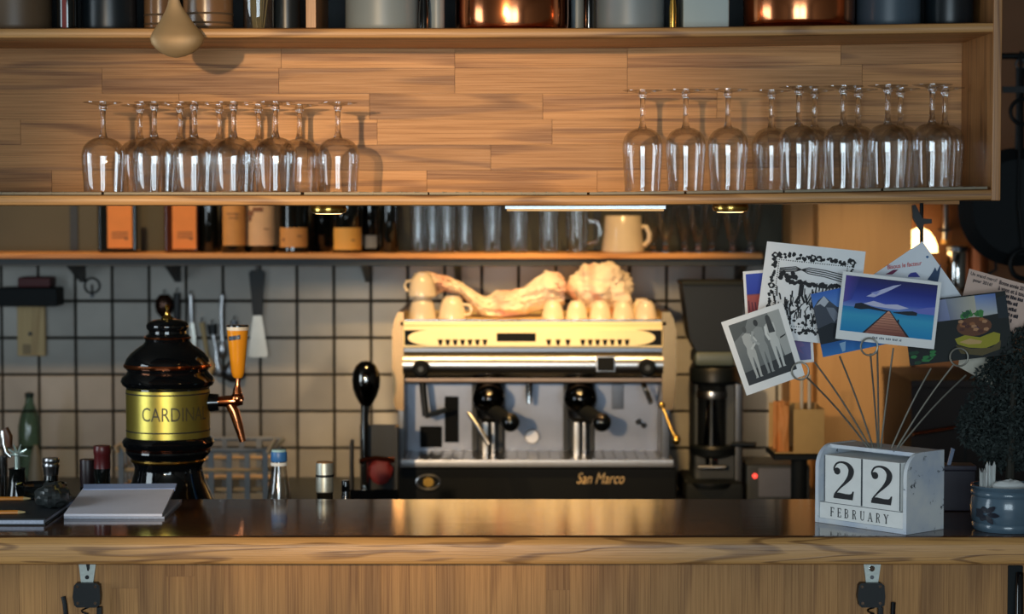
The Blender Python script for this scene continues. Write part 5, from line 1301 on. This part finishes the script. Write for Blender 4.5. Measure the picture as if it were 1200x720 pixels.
SER = lambda x, y, w=.26: [(x - w / 2, y, T_), (x + w / 2, y, T_)]
LET = {
 'F': [[(.12, 0, W_), (.12, 1, W_)], [(0, .975, T_), (.56, .975, T_)], [(.12, .52, T_), (.42, .52, T_)], SER(.12, .025), [(.55, 1, T_), (.55, .78, T_)], [(.42, .62, T_), (.42, .42, T_)]],
 'E': [[(.12, 0, W_), (.12, 1, W_)], [(0, .975, T_), (.56, .975, T_)], [(.12, .52, T_), (.42, .52, T_)], [(0, .025, T_), (.58, .025, T_)], [(.55, 1, T_), (.55, .78, T_)], [(.57, 0, T_), (.57, .24, T_)], [(.42, .62, T_), (.42, .42, T_)]],
 'B': [[(.12, 0, W_), (.12, 1, W_)], smooth_pts([(0, .975, T_), (.3, .975, T_), (.48, .88, .1), (.48, .68, .1), (.3, .54, T_), (.12, .53, T_)]), smooth_pts([(.3, .54, T_), (.5, .44, .1), (.54, .26, .13), (.46, .08, .1), (.26, .025, T_), (0, .025, T_)])],
 'R': [[(.12, 0, W_), (.12, 1, W_)], smooth_pts([(0, .975, T_), (.3, .975, T_), (.48, .87, .1), (.48, .66, .1), (.3, .51, T_), (.12, .5, T_)]), SER(.12, .025), smooth_pts([(.28, .51, T_), (.42, .35, .12), (.5, .06, .12), (.62, .03, T_)])],
 'U': [smooth_pts([(.12, 1, W_), (.12, .4, W_), (.16, .12, .11), (.34, .02, T_), (.52, .12, T_), (.56, .4, T_), (.56, 1, T_)]), SER(.12, .975), SER(.56, .975, .22)],
 'A': [[(.04, 0, T_), (.32, 1, .07)], [(.32, 1, .1), (.6, 0, W_)], [(.13, .34, T_), (.5, .34, T_)], SER(.05, .025, .22), SER(.6, .025)],
 'Y': [[(.06, 1, W_), (.33, .48, W_)], [(.6, 1, T_), (.33, .48, T_)], [(.33, .5, W_), (.33, 0, W_)], SER(.06, .975), SER(.6, .975, .2), SER(.33, .025)]}
b = B(); u = .0330; hh = .0158
for ch in 'FEBRUARY':
    on_front(b, [ribbon(st) for st in LET[ch]], u, .0140, hh, .0026, .90); u += (.0176 if ch not in 'FE' else .0160)
part('month_lettering', b, INK, mb, label='black serif lettering FEBRUARY')
b = cbox(tk + .001, LC - tk - .001, .0028, .004, .0369, .0377); part('dark_gap', b, WORN, ca)  # dark strip between month block and cubes

# photo wires: start in the lid, end in a curl that grips a card
LIDC = Vector(C(LC * .55, .060, HC - .002))
def wire(px0, px1, py1, Y1, ring_r=0, ringdir=1):
    a = Vector(W(px0, 523, LIDC.y)); a = Vector((a.x, LIDC.y, HC + ZB - .004))
    e = Vector(W(px1, py1, Y1))
    pts = [a + (e - a) * (i / 6) + Vector((0, 0, .006 * sin(pi * i / 6))) for i in range(7)]
    if ring_r:
        r = ring_r * M(Y1); d = (e - pts[-2]).normalized(); cc = e + d * r
        st = math.atan2(e.z - cc.z, e.x - cc.x)
        for k in range(1, 30):
            an = st + ringdir * 2 * pi * k / 26
            pts.append(Vector((cc.x + r * cos(an), Y1 - .004 * k / 26, cc.z + r * sin(an))))
        an2 = st + ringdir * 2 * pi * 29 / 26
    part('photo_wire', B().tube(pts, .0016, 8), plain('dark_wire', L(172, 170, 160), .42, .8) if 'dark_wire' not in bpy.data.materials else bpy.data.materials['dark_wire'], ca)
wire(1019, 944, 441, 3.790, 10, 1)
wire(1021, 955, 425, 3.845)
wire(1024, 984, 418, 3.832)
wire(1029, 1020, 415, 3.790, 10, 1)
wire(1030, 1028, 405, 3.815)
wire(1032, 1047, 408, 3.86)
wire(1044, 1091, 432, 3.90)
wire(1050, 1118, 427, 3.835, 10.5, -1)
wire(1052, 1132, 440, 3.915)

# ------------------------------------------------------------------ cards
class Card:
    def __init__(self, name, label, cat, corners, Y, dY=(0, 0, 0, 0), th=.0007, paper=(244, 244, 242), group='cards on the photo wires'):
        self.P = [Vector(W(x, y, Y + d)) for (x, y), d in zip(corners, dY)]      # tl, tr, br, bl
        self.t = thing(name, label, cat, tuple((self.P[2] + self.P[3]) / 2), group)
        e1 = self.P[1] - self.P[0]; e2 = self.P[3] - self.P[0]; self.n = e2.cross(e1).normalized()
        if self.n.y > 0: self.n = -self.n
        back = [p - self.n * th for p in self.P]
        b = B().add(self.P + back, [(0, 1, 2, 3), (7, 6, 5, 4), (0, 4, 5, 1), (1, 5, 6, 2), (2, 6, 7, 3), (3, 7, 4, 0)])
        part('card_stock', b, plain(name + '_stock', L(*paper), .45, var=.02), self.t)
        self.polys = []
    def at(self, u, v, k=0):                    # u right, v down, both 0..1
        a = self.P[0] + (self.P[1] - self.P[0]) * u; c_ = self.P[3] + (self.P[2] - self.P[3]) * u
        return a + (c_ - a) * v + self.n * (.00012 + .000006 * k)
    def poly(self, pts, col, cols=None):
        self.polys.append((pts, cols or [col] * len(pts))); return self
    def rect(self, u0, v0, u1, v1, c0, c1=None):
        c1 = c1 or c0; return self.poly([(u0, v0), (u1, v0), (u1, v1), (u0, v1)], None, [c0, c0, c1, c1])
    def stroke(self, pts, w, col):
        asp = (self.P[1] - self.P[0]).length / (self.P[3] - self.P[0]).length
        v, f = ribbon([(x * asp, y, w) for x, y in pts])
        for q in f: self.poly([(v[i][0] / asp, v[i][1]) for i in q], col)
        return self
    def text(self, body, u0, v0, u1, v1, col, rot=0.0, shear=0.0):
        v2, f2 = text_mesh(body, shear=shear, bold=.018)
        asp = (self.P[1] - self.P[0]).length / (self.P[3] - self.P[0]).length
        w, h = (u1 - u0) * asp, (v1 - v0)
        vv = []
        for u, v in v2:
            x, y = u * w, (1 - v) * h
            xr, yr = x * cos(rot) - y * sin(rot), x * sin(rot) + y * cos(rot)
            vv.append((u0 + xr / asp, v0 + yr))
        for f in f2: self.poly([vv[i] for i in f], col)
        return self
    def done(self, name='picture'):
        vs = []; fs = []; cs = []
        for k, (pts, cols) in enumerate(self.polys):
            o = len(vs); vs += [tuple(self.at(u, v, k)) for u, v in pts]; fs.append(tuple(range(o, o + len(pts)))); cs += [L(*c) for c in cols]
        me = bpy.data.meshes.new(name); off = ORG[self.t]
        me.from_pydata([(x - off.x, y - off.y, z - off.z) for x, y, z in vs], [], fs)
        at = me.color_attributes.new('Col', 'FLOAT_COLOR', 'POINT')
        for i, c_ in enumerate(cs): at.data[i].color = c_
        me.materials.append(PRINT)
        o = bpy.data.objects.new(name, me); COL.objects.link(o); o.parent = self.t; ORG[o] = off
        return o
rg = random.Random(11)
# island pier postcard
c = Card('postcard', 'postcard of a wooden pier leading over turquoise sea to an island', 'postcard', [(988, 318), (1103.5, 331), (1094.5, 409.5), (979, 397)], 3.802)
mu, mv, hz = .035, .05, .50
c.rect(mu, mv, 1 - mu, .22, (34, 34, 92), (28, 44, 140)); c.rect(mu, .22, 1 - mu, .40, (28, 44, 140), (62, 86, 190)); c.rect(mu, .40, 1 - mu, hz, (62, 86, 190), (120, 150, 215))
c.rect(mu, hz, 1 - mu, .62, (30, 130, 196), (56, 166, 208)); c.rect(mu, .62, 1 - mu, .87, (56, 166, 208), (20, 140, 200))
c.poly([(mu, mv), (.18, mv), (.12, .4), (mu, .45)], None, [(88, 62, 150), (40, 40, 110), (50, 70, 170), (96, 82, 170)])
c.poly([(.26, .33), (.36, .24), (.52, .13), (.60, .10), (.52, .18), (.44, .25), (.34, .33)], (196, 200, 238)); c.poly([(.30, .27), (.40, .22), (.36, .29)], (150, 160, 225))
c.poly([(.24, .44), (.34, .385), (.46, .42), (.58, .40), (.70, .44), (.60, .475), (.36, .465)], (206, 206, 236)); c.poly([(.74, .46), (.88, .40), (.965, .38), (.965, .5), (.76, .5)], (112, 122, 206))
c.poly([(.15, .52), (.16, .45), (.22, .43), (.27, .45), (.32, .47), (.46, .50), (.52, .51), (.52, .53), (.4, .52), (.3, .51), (.22, .53)], (26, 34, 48)); c.poly([(.55, .52), (.66, .49), (.74, .475), (.79, .49), (.79, .535), (.7, .545), (.55, .53)], (26, 34, 48))
c.poly([(.49, .505), (.515, .505), (.74, .87), (.26, .87)], (44, 34, 40)); c.poly([(.497, .515), (.51, .515), (.715, .87), (.285, .87)], None, [(226, 160, 130), (226, 160, 130), (120, 62, 54), (150, 84, 70)])
for k in range(9):
    v = .55 + .32 * (k / 9) ** 1.3; q = (v - .515) / .355
    c.poly([(.497 - .212 * q, v), (.51 + .205 * q, v), (.51 + .205 * q, v + .006), (.497 - .212 * q, v + .006)], (112, 60, 52))
c.poly([(.60, .62), (.615, .62), (.62, .67), (.60, .67)], (30, 30, 40))
for i in range(22):
    if i % 5 != 4: c.rect(.37 + i * .0135, .908 + .004 * (i % 3), .3785 + i * .0135, .94, (96, 102, 116))
c.done()
# black and white photograph with three standing figures
c = Card('photo_print', 'white-bordered black and white photograph of three standing figures', 'photo', [(845, 378), (917, 354), (943, 440), (875, 464)], 3.797)
c.rect(.09, .07, .91, .89, (132, 138, 138), (96, 102, 104)); c.poly([(.72, .07), (.91, .07), (.91, .7), (.80, .7)], (176, 180, 178)); c.poly([(.09, .72), (.91, .66), (.91, .89), (.09, .89)], (52, 56, 60)); c.poly([(.09, .07), (.4, .07), (.3, .2), (.09, .3)], (92, 98, 98))
def figure(x, top, s, col, hair, arm=None, longhair=False):
    sil = [(0, .13), (.05, .14), (.10, .17), (.105, .30), (.075, .40), (.10, .50), (.095, .58), (.085, .75), (.075, .97), (.03, .97), (.03, .75), (.005, .58), (-.02, .75), (-.03, .97), (-.075, .97), (-.075, .75), (-.095, .58), (-.10, .50), (-.075, .40), (-.105, .30), (-.10, .17), (-.05, .14)]
    half = len(sil)
    L_ = [p for p in sil]
    c.poly([(x + a * s, top + b_ * s) for a, b_ in [(-.10, .17), (0, .13), (.10, .17), (.105, .30), (.075, .40), (.10, .50), (.095, .60), (-.095, .60), (-.10, .50), (-.075, .40), (-.105, .30)]], col)
    for sg_ in (-1, 1): c.poly([(x + a * s * sg_, top + b_ * s) for a, b_ in [(.005, .58), (.095, .58), (.085, .76), (.07, .96), (.09, .985), (.02, .985), (.025, .76)]], col)
    n = 12; c.poly([(x + .048 * s * cos(2 * pi * i / n), top + (.065 + .062 * sin(2 * pi * i / n)) * s) for i in range(n)], hair)
    if longhair: c.poly([(x - .05 * s, top + .05 * s), (x + .05 * s, top + .05 * s), (x + .075 * s, top + .34 * s), (x - .06 * s, top + .33 * s)], hair)
    if arm: c.stroke([(x + arm[0] * s, top + .19 * s), (x + arm[1] * s, top + .33 * s), (x + arm[2] * s, top + .45 * s)], .032 * s / .7, tuple(min(255, q + 20) for q in col))
figure(.30, .14, .70, (186, 190, 188), (84, 88, 88), (.11, .18, .02)); figure(.50, .10, .73, (150, 156, 156), (52, 56, 58), (-.11, -.19, -.06)); figure(.70, .09, .72, (204, 208, 206), (66, 70, 72), (-.10, -.13, -.09), True)
c.poly([(.80, .42), (.90, .40), (.89, .42), (.80, .44)], (40, 44, 46))
c.done()
# linocut card
c = Card('linocut_card', 'large white card with a black linocut landscape and flower border', 'card', [(899, 283), (1014.5, 295), (1002, 407), (884, 394)], 3.852, paper=(244, 245, 246))
K = (24, 26, 32)
def blob(u, v, r, col=K, n=7):
    c.poly([(u + r * rg.uniform(.6, 1.2) * cos(2 * pi * i / n), v + r * rg.uniform(.6, 1.2) * sin(2 * pi * i / n)) for i in range(n)], col)
for (ua, va, ub, vb) in ((.10, .13, .88, .13), (.10, .13, .10, .90), (.88, .13, .88, .90), (.10, .90, .88, .90)):
    nn = 36
    for i in range(nn):
        t = i / nn; blob(ua + (ub - ua) * t + rg.uniform(-.012, .012), va + (vb - va) * t + rg.uniform(-.022, .022), rg.uniform(.012, .026))
    for i in range(34):
        t = i / 34; off = .045
        du, dv = (0, off) if va == vb == .13 else ((off, 0) if ua == ub == .10 else ((-off, 0) if ua == ub else (0, -off)))
        blob(ua + (ub - ua) * t + du, va + (vb - va) * t + dv, .0075, n=5)
for (u, v) in ((.10, .13), (.88, .13), (.48, .12), (.54, .13), (.10, .45), (.10, .90), (.88, .9)):
    blob(u, v, .036, n=12); blob(u, v, .016, (226, 228, 228), n=8)
for k in range(4): c.stroke([(.16, .30 - k * .012), (.32, .27 - k * .016 + .01), (.45, .23 + k * .02), (.62, .24 + k * .022), (.82, .27 + k * .025)], .010, K)
for i in range(16): blob(.17 + rg.uniform(0, .17), .35 + rg.uniform(-.055, .055), .028)
for i in range(22): blob(.3 + i * .025, .40 + rg.uniform(-.02, .02) + .01 * sin(i), rg.uniform(.018, .032))
for i in range(9): c.stroke([(.55 + i * .033, .38), (.545 + i * .033, .50 - rg.uniform(0, .04))], .014, K)
c.stroke([(.40, .41), (.40, .52)], .05, K); c.stroke([(.40, .50), (.36, .60)], .022, K); c.stroke([(.40, .50), (.45, .60)], .022, K); blob(.40, .39, .022); blob(.56, .50, .032)
for i in range(150):
    u, v = rg.uniform(.15, .84), rg.uniform(.55, .86); a = rg.uniform(-1.2, 1.2)
    if rg.random() < .55: c.stroke([(u, v), (u + .02 * sin(a), v - .05), (u + .035 * sin(a), v - rg.uniform(.06, .11))], rg.uniform(.008, .016), K)
    else: blob(u, v, rg.uniform(.008, .022))
c.stroke([(.34, .72), (.46, .58), (.60, .70), (.72, .72)], .012, K)
c.done()
# mountain postcard
c = Card('postcard', 'postcard of a snowy rocky peak under blue sky above blue water', 'postcard', [(950, 345), (1035, 327), (1050, 401), (964.5, 419)], 3.828)
c.rect(0.0, .0, 1, .28, (54, 108, 200), (104, 156, 226)); c.rect(0, .28, 1, 1, (44, 62, 92), (32, 70, 140))
c.poly([(0, .22), (.08, .12), (.17, .07), (.26, .2), (.36, .34), (.5, .30), (.7, .2), (1, .3), (1, .75), (0, .8)], (70, 78, 92)); c.poly([(.04, .19), (.17, .07), (.22, .17), (.15, .24), (.1, .18)], (196, 202, 212)); c.poly([(.17, .25), (.27, .28), (.33, .42), (.24, .5), (.2, .38)], (128, 136, 150)); c.poly([(.36, .36), (.5, .31), (.55, .42), (.42, .5)], (150, 156, 168))
c.poly([(0, .55), (.2, .5), (.5, .62), (1, .5), (1, .8), (0, .8)], (24, 34, 44)); c.rect(0, .8, 1, 1, (30, 96, 170), (52, 130, 206)); c.poly([(.25, .84), (.34, .83), (.31, .97), (.27, .98)], (150, 190, 226))
c.done()
# blue and red photo at the back
c = Card('photo_print', 'white-edged photo with deep blue sky over a red field behind the linocut card', 'photo', [(870.5, 318.5), (948, 312), (954, 424.5), (877, 431)], 3.882)
c.rect(.04, .03, .96, .24, (58, 84, 190), (44, 66, 176)); c.rect(.04, .24, .96, .26, (90, 70, 110), (176, 84, 78)); c.rect(.04, .26, .96, .60, (178, 84, 76), (96, 52, 84)); c.rect(.04, .60, .96, .97, (88, 92, 150), (110, 112, 168))
for i in range(18): u = .06 + i * .05; c.stroke([(u, .30 + rg.uniform(0, .05)), (u + .01, .42)], .012, (96, 44, 60))
for i in range(14): c.poly([(rg.uniform(.1, .9), rg.uniform(.65, .93)) for _ in range(3)], (126, 108, 160))
c.done()
# pointed white card with red lettering
c = Card('greeting_card', 'white greeting card tilted on its corner with red handwritten line', 'card', [(1081, 283), (1128, 349), (1053, 400), (1006, 334)], 3.874, paper=(232, 238, 246))
e0 = c.P[1] - c.P[0]; e1 = c.P[3] - c.P[0]
def pix(x, y):                                   # picture point on this card -> its own u, v
    p = Vector(W(x, y, 3.874)) - c.P[0]; return (p.dot(e0) / e0.length_squared, p.dot(e1) / e1.length_squared)
v2, f2 = text_mesh('Bisous le facteur', bold=.012)
vv = [pix(1040.5 + u * 39.5, 317 - v * 5.5 - u * 5.5) for u, v in v2]
for f in f2: c.poly([vv[i] for i in f], (206, 60, 60))
c.poly([pix(*p) for p in ((1038, 323), (1047, 317.5), (1053, 317), (1046, 323))], (120, 36, 80))
c.poly([pix(*p) for p in ((1064, 324), (1067, 321), (1073, 320), (1078, 326), (1064, 326))], (64, 70, 160))
c.poly([pix(*p) for p in ((1086, 329), (1092, 320), (1095, 314), (1097, 319), (1102, 309), (1100, 322), (1098, 332))], (52, 76, 110))
c.poly([pix(*p) for p in ((1085, 300.5), (1087, 300), (1088, 302), (1086, 303.5), (1084.5, 302))], (60, 110, 160))
c.done()
# burger card
c = Card('food_card', 'dark glossy card with a photographed burger and salad', 'card', [(1057, 355), (1178, 341), (1187.5, 415), (1066.5, 429)], 3.846, paper=(40, 44, 44))
c.rect(0, 0, 1, 1, (28, 34, 34), (24, 30, 30)); c.poly([(.42, .02), (.70, .02), (.70, .36), (.44, .36)], None, [(140, 150, 170), (196, 190, 170), (206, 200, 180), (130, 136, 160)]); c.poly([(.70, .02), (.90, .02), (.90, .34), (.70, .36)], None, [(120, 150, 210), (90, 120, 190), (190, 196, 200), (206, 206, 196)])
c.poly([(.90, .10), (1, .06), (1, .42), (.90, .42)], (34, 44, 52)); c.poly([(0, .05), (.42, .02), (.44, .36), (0, .36)], None, [(60, 64, 80), (150, 160, 196), (140, 150, 190), (50, 54, 70)])
for i in range(14): blob_u = .62 + rg.uniform(-.06, .12); c.poly([(blob_u + .03 * cos(k) * rg.uniform(.6, 1.2), .30 + rg.uniform(-.05, .05) + .035 * sin(k)) for k in (0, 1.2, 2.4, 3.6, 4.9)], rg.choice([(50, 120, 60), (70, 140, 70), (40, 90, 60)]))
nn = 18; c.poly([(.66 + .17 * cos(2 * pi * i / nn), .50 + .15 * sin(2 * pi * i / nn)) for i in range(nn)], (112, 70, 46))
for i in range(16): u, v = .66 + rg.uniform(-.13, .13), .50 + rg.uniform(-.10, .10); c.poly([(u + .03 * cos(k), v + .03 * sin(k)) for k in (0, 1.3, 2.6, 3.9, 5.1)], rg.choice([(160, 104, 64), (90, 52, 44), (190, 140, 100), (84, 62, 76)]))
c.poly([(.46, .66), (.56, .62), (.7, .68), (.84, .62), (.9, .66), (.88, .80), (.74, .86), (.58, .82), (.48, .75)], (166, 158, 46)); c.poly([(.5, .72), (.6, .68), (.72, .74), (.7, .78), (.58, .77)], (206, 170, 110)); c.poly([(.46, .76), (.6, .84), (.8, .86), (.9, .76), (.88, .90), (.7, .97), (.5, .90)], (96, 84, 50))
for i in range(14): u, v = rg.uniform(.02, .24), rg.uniform(.80, .97); c.poly([(u + .035 * cos(k), v + .03 * sin(k)) for k in (0, 1.3, 2.6, 3.9, 5.1)], rg.choice([(36, 96, 54), (50, 130, 70), (28, 70, 46)]))
c.done()
# handwritten thank-you card
c = Card('note_card', 'pale pink card with rows of dark typed French greetings', 'card', [(1136, 315), (1236, 343), (1222, 400), (1122, 372)], 3.902, paper=(222, 188, 170))
INKC = (24, 26, 44)
c.text('Un grand merci!', .025, .045, .335, .135, INKC); c.text('pour 2016!', .07, .155, .29, .245, INKC)
for i, tx in enumerate(('Bonne année 2017', 'à vous et à toute')):
    w = .0205 * len(tx); c.text(tx, .36 + .03 * (i > 1), .055 + .115 * i, .36 + .03 * (i > 1) + w, .140 + .115 * i, INKC)
for i, w in enumerate((.26, .20, .22, .24, .18)):                   # further lines, too small to read
    u = .40; ends = u + w; v = .055 + .115 * (i + 2)
    while u < ends:
        k = rg.uniform(.010, .016); c.rect(u, v + rg.uniform(0, .025), u + k, v + .075, INKC); u += k + (.004 if rg.random() < .8 else .016)
o = c.done()
# blank pale card behind
c = Card('blank_card', 'small blank cream card behind the burger card', 'card', [(1126, 402), (1168, 424), (1163, 452), (1123, 430)], 3.92, paper=(206, 200, 182))

# ================================================================== potted plant, paper, box at the end of the worktop
Yp = 3.84; mp_ = M(Yp); cxp = 1180; X = XP(cxp, Yp, 600)
POTB = plain('blue_grey_glaze', L(84, 106, 122), .22, coat=.4, var=.08, scale=30)
pp = thing('potted_plant', 'bushy dark plant in a blue-grey glazed pot painted with dark leaves', 'plant', (X, Yp, ZB))
zr = ZP(568, Yp) - ZB; rp = 43 * mp_
part('pot', B().lathe((X, Yp, ZB), [(rp * .90, 0), (rp * .94, .004), (rp * .955, .010), (rp * .93, .014), (rp * .97, .020), (rp, .04), (rp * .985, zr * .66), (rp * .95, zr * .76), (rp * .985, zr * .80), (rp * .985, zr * .86), (rp * .95, zr * .9), (rp * 1.0, zr * .97), (rp * .98, zr), (rp * .92, zr), (rp * .9, zr * .8), (0, zr * .78)], 56), POTB, pp)
b = B()
def pot_pt(x, y, k=0):
    dx = (x - cxp) * mp_; r = rp * 1.012; return (X + dx, Yp - math.sqrt(max(1e-9, r * r - dx * dx)) - .0004, ZP(y, Yp - rp * .7))
lc = (1147.5, 603)
for k in range(7):
    a = radians(51.4 * k + 5); L1 = 15 if k in (0, 1, 6) else 10
    dx, dy = cos(a), sin(a); pts = []
    for q, w in ((.15, .5), (.4, 2.6), (.65, 3.0), (.9, 1.4), (1.0, .2)): pts.append((q, w))
    vs = []; 
    for q, w in pts: vs += [pot_pt(max(1140, lc[0] + dx * L1 * q - dy * w), lc[1] + dy * L1 * q * .9 + dx * w), pot_pt(max(1140, lc[0] + dx * L1 * q + dy * w), lc[1] + dy * L1 * q * .9 - dx * w)]
    b.add(vs, [(2 * i, 2 * i + 1, 2 * i + 3, 2 * i + 2) for i in range(len(pts) - 1)])
part('painted_leaves', b, plain('dark_glaze', L(26, 30, 44), .3), pp)
part('soil', B().lathe((X, Yp, ZB), [(rp * .89, zr * .80), (rp * .6, zr * .86), (0, zr * .88)], 28), plain('soil', L(34, 28, 24), .9, var=.3, scale=80), pp)
part('stem', B().tube([(X + .004, Yp, ZB + zr * .8), (X + .006, Yp, ZP(500, Yp)), (X + .012, Yp, ZP(430, Yp))], [.008, .007, .004], 8), plain('dark_stem', L(44, 42, 34), .8), pp)
b = B(); rr = random.Random(21)
blobs = [(1200, 470, 60, 62), (1168, 500, 42, 34), (1215, 430, 52, 50), (1185, 530, 34, 24), (1230, 500, 60, 60)]
for k in range(16000):
    bx0, by0, rx, ry = rr.choice(blobs)
    th_, ph = rr.uniform(0, 2 * pi), math.acos(rr.uniform(-1, 1)); q = rr.uniform(.55, 1.0) ** .5
    px_ = bx0 + rx * q * sin(ph) * cos(th_); py_ = by0 + ry * q * cos(ph)
    Yq = Yp + .03 + rx * .85 * mp_ * q * sin(ph) * sin(th_)
    p = Vector(W(px_, py_, Yp)); p.y = Yq
    d = Vector((rr.gauss(0, 1), rr.gauss(0, 1), rr.gauss(-.2, 1))).normalized(); s_ = d.cross(Vector((rr.gauss(0, 1), rr.gauss(0, 1), rr.gauss(0, 1)))).normalized()
    l_ = rr.uniform(.006, .013); w = l_ * .22
    b.add([p, p + d * l_ * .5 + s_ * w, p + d * l_, p + d * l_ * .5 - s_ * w], [(0, 1, 2, 3)])
part('foliage', b, plain('dark_foliage', L(40, 50, 48), .85, var=.25, scale=60), pp, kind='stuff')
# crumpled paper in the pot
for k, (x0, x1, y0) in enumerate(((1148, 1156, 549), (1155, 1166, 541))):
    b = B(); nn = 8
    Yq = Yp - .025 + .012 * k
    base = [(x0 + (x1 - x0) * i / nn, 570, Yq + .004 * sin(i * 1.9 + k)) for i in range(nn + 1)]
    vs = [W(x, 575, y) for x, _, y in base] + [W(x + 1.0 * sin(i), y0 + 6 * abs(sin(i * 2.1 + k)), y) for i, (x, _, y) in enumerate(base)]
    vs += [(x, y + .002, z) for x, y, z in vs]
    q = nn + 1
    fs = [(i, i + 1, q + i + 1, q + i) for i in range(nn)] + [(2 * q + i, 3 * q + i, 3 * q + i + 1, 2 * q + i + 1) for i in range(nn)] + [(q + i, q + i + 1, 3 * q + i + 1, 3 * q + i) for i in range(nn)] + [(i, 2 * q + i, 2 * q + i + 1, i + 1) for i in range(nn)] + [(0, q, 3 * q, 2 * q), (nn, 2 * q + nn, 3 * q + nn, q + nn)]
    solo('paper_scrap', b.add(vs, fs), WHITE, ('short' if k == 0 else 'tall') + ' torn white paper scrap stuck in the rim of the blue pot', 'paper', 'paper scraps in the pot')
b = B().ball((0, 0, 0), 1, 28, 16); cc = W(1182, 570, Yp - .02)
solo('paper_napkin', b.warp(lambda p: (cc[0] + .030 * p[0] * (1 + .12 * noise.noise(Vector(p) * 3)), cc[1] + .012 * p[1], cc[2] + .011 * p[2] * (1 + .3 * noise.noise(Vector(p) * 4)))), WHITE, 'crumpled white paper napkin lying in the blue pot', 'napkin')
# dark box and a blue-white stick behind the calendar
Yx = 4.06
t = thing('card_box', 'dark violet-black box standing between the calendar and the pot', 'box', (XP(1126, Yx), Yx, ZB))
part('body', B().box(XP(1106, Yx), XP(1146, Yx), Yx, Yx + .05, ZB, ZP(552, Yx), .003), plain('violet_black', L(50, 46, 58), .5), t)
part('lid', B().box(XP(1105, Yx), XP(1147, Yx), Yx - .001, Yx + .051, ZP(552, Yx) + .0002, ZP(546, Yx), .002), plain('violet_lid', L(58, 54, 68), .5), t)
zs_ = ZP(546, Yx) + .0003
solo('glass_swizzle', B().ppx([(1110, 545.8), (1114, 545.8), (1119, 527), (1115, 525)], Yx + .01, .004), plain('pale_blue_plastic', L(136, 152, 180), .3), 'pale blue plastic strip standing on the dark box behind the calendar', 'strip')

# ================================================================== latches on the bar front
def latch(cx, variant, label):
    Y = YF - .004
    t = thing('bar_latch', label, 'latch', W(cx, 700, Y))
    dx = cx - 101
    pl = [(92 + dx, 660), (112.5 + dx, 660), (109 + dx, 684), (95 + dx, 684)]
    plate = part('mounting_plate', B().ppx(pl, Y - .002, .0055), ZINC, t)
    if variant == 0: part('slot', B().ppx([(100.5 + dx, 660), (105.5 + dx, 660), (105 + dx, 667), (103.5 + dx, 670), (102 + dx, 669)], Y - .0026, .001), BLACK, plate)
    else: part('screw', B().disc(W(cx + 1, 667, Y - .006), .005, .006, 14, bev=.001), CHROME, plate)
    part('rivet', B().disc(W(102 + dx, 677, Y - .003), .0036, .002, 14), BLACK if variant == 0 else STEELD, plate)
    bpoly = [(89 + dx, 684), (113 + dx, 684), (116.5 + dx, 687), (117.5 + dx, 700), (116.5 + dx, 710), (112 + dx, 712.5), (90 + dx, 712.5), (87 + dx, 710), (85 + dx, 700), (86.5 + dx, 687)]
    body = part('housing', B().ppx(bpoly, Y - .014, .018), BLACK, t)
    for sx_, sy_ in ((90.5, 688), (111.5, 688), (91, 707.5), (111.5, 707.5)): part('screw', B().disc(W(sx_ + dx, sy_, Y - .0155), .0026, .002, 12), CHROME, body)
    part('coil_spring', B().tube([(XP(100 + dx, Y, 720) + .0055 * cos(k * .7), Y - .004 + .0055 * sin(k * .7), ZP(712, Y) - .0012 * k) for k in range(52)], .0016, 6), STEELD, t)
    part('side_arm', B().box(XP(111 + dx, Y), XP(117 + dx, Y), Y - .010, Y + .002, ZP(760, Y), ZP(711, Y), .001), BLACK, t)
    if variant == 0: part('strap', B().tube([W(74, 699.5, Y - .002), W(76, 708, Y - .004), W(77.5, 722, Y - .005), W(77, 745, Y - .003)], .0042, 8), BLACK, t)
    else: part('strap', B().tube([W(1047, 706, Y - .002), W(1046.5, 715, Y - .004), W(1046, 730, Y - .005), W(1047, 750, Y - .003)], .0042, 8), BLACK, t)
latch(101, 0, 'black latch with a slotted pale plate on the bar front below the notepad')
latch(1021, 1, 'black latch with a screwed grey plate on the bar front below the calendar')
Y = YF - .012
t = thing('bag_hook', 'glossy black hook fixed at the end of the bar front below the pot', 'hook', W(1194, 720, Y))
part('back_plate', B().box(XP(1186, Y), XP(1204, Y), Y + .008, YF - .0002, ZP(760, Y), ZP(664, Y), .002), BLACKM, t)
part('hook', B().tube([W(1195, 672, Y + .006), W(1195, 700, Y - .01), W(1195, 740, Y - .02), W(1195, 755, Y - .03), W(1195, 745, Y - .045)], .007, 12), BLACKG, t)
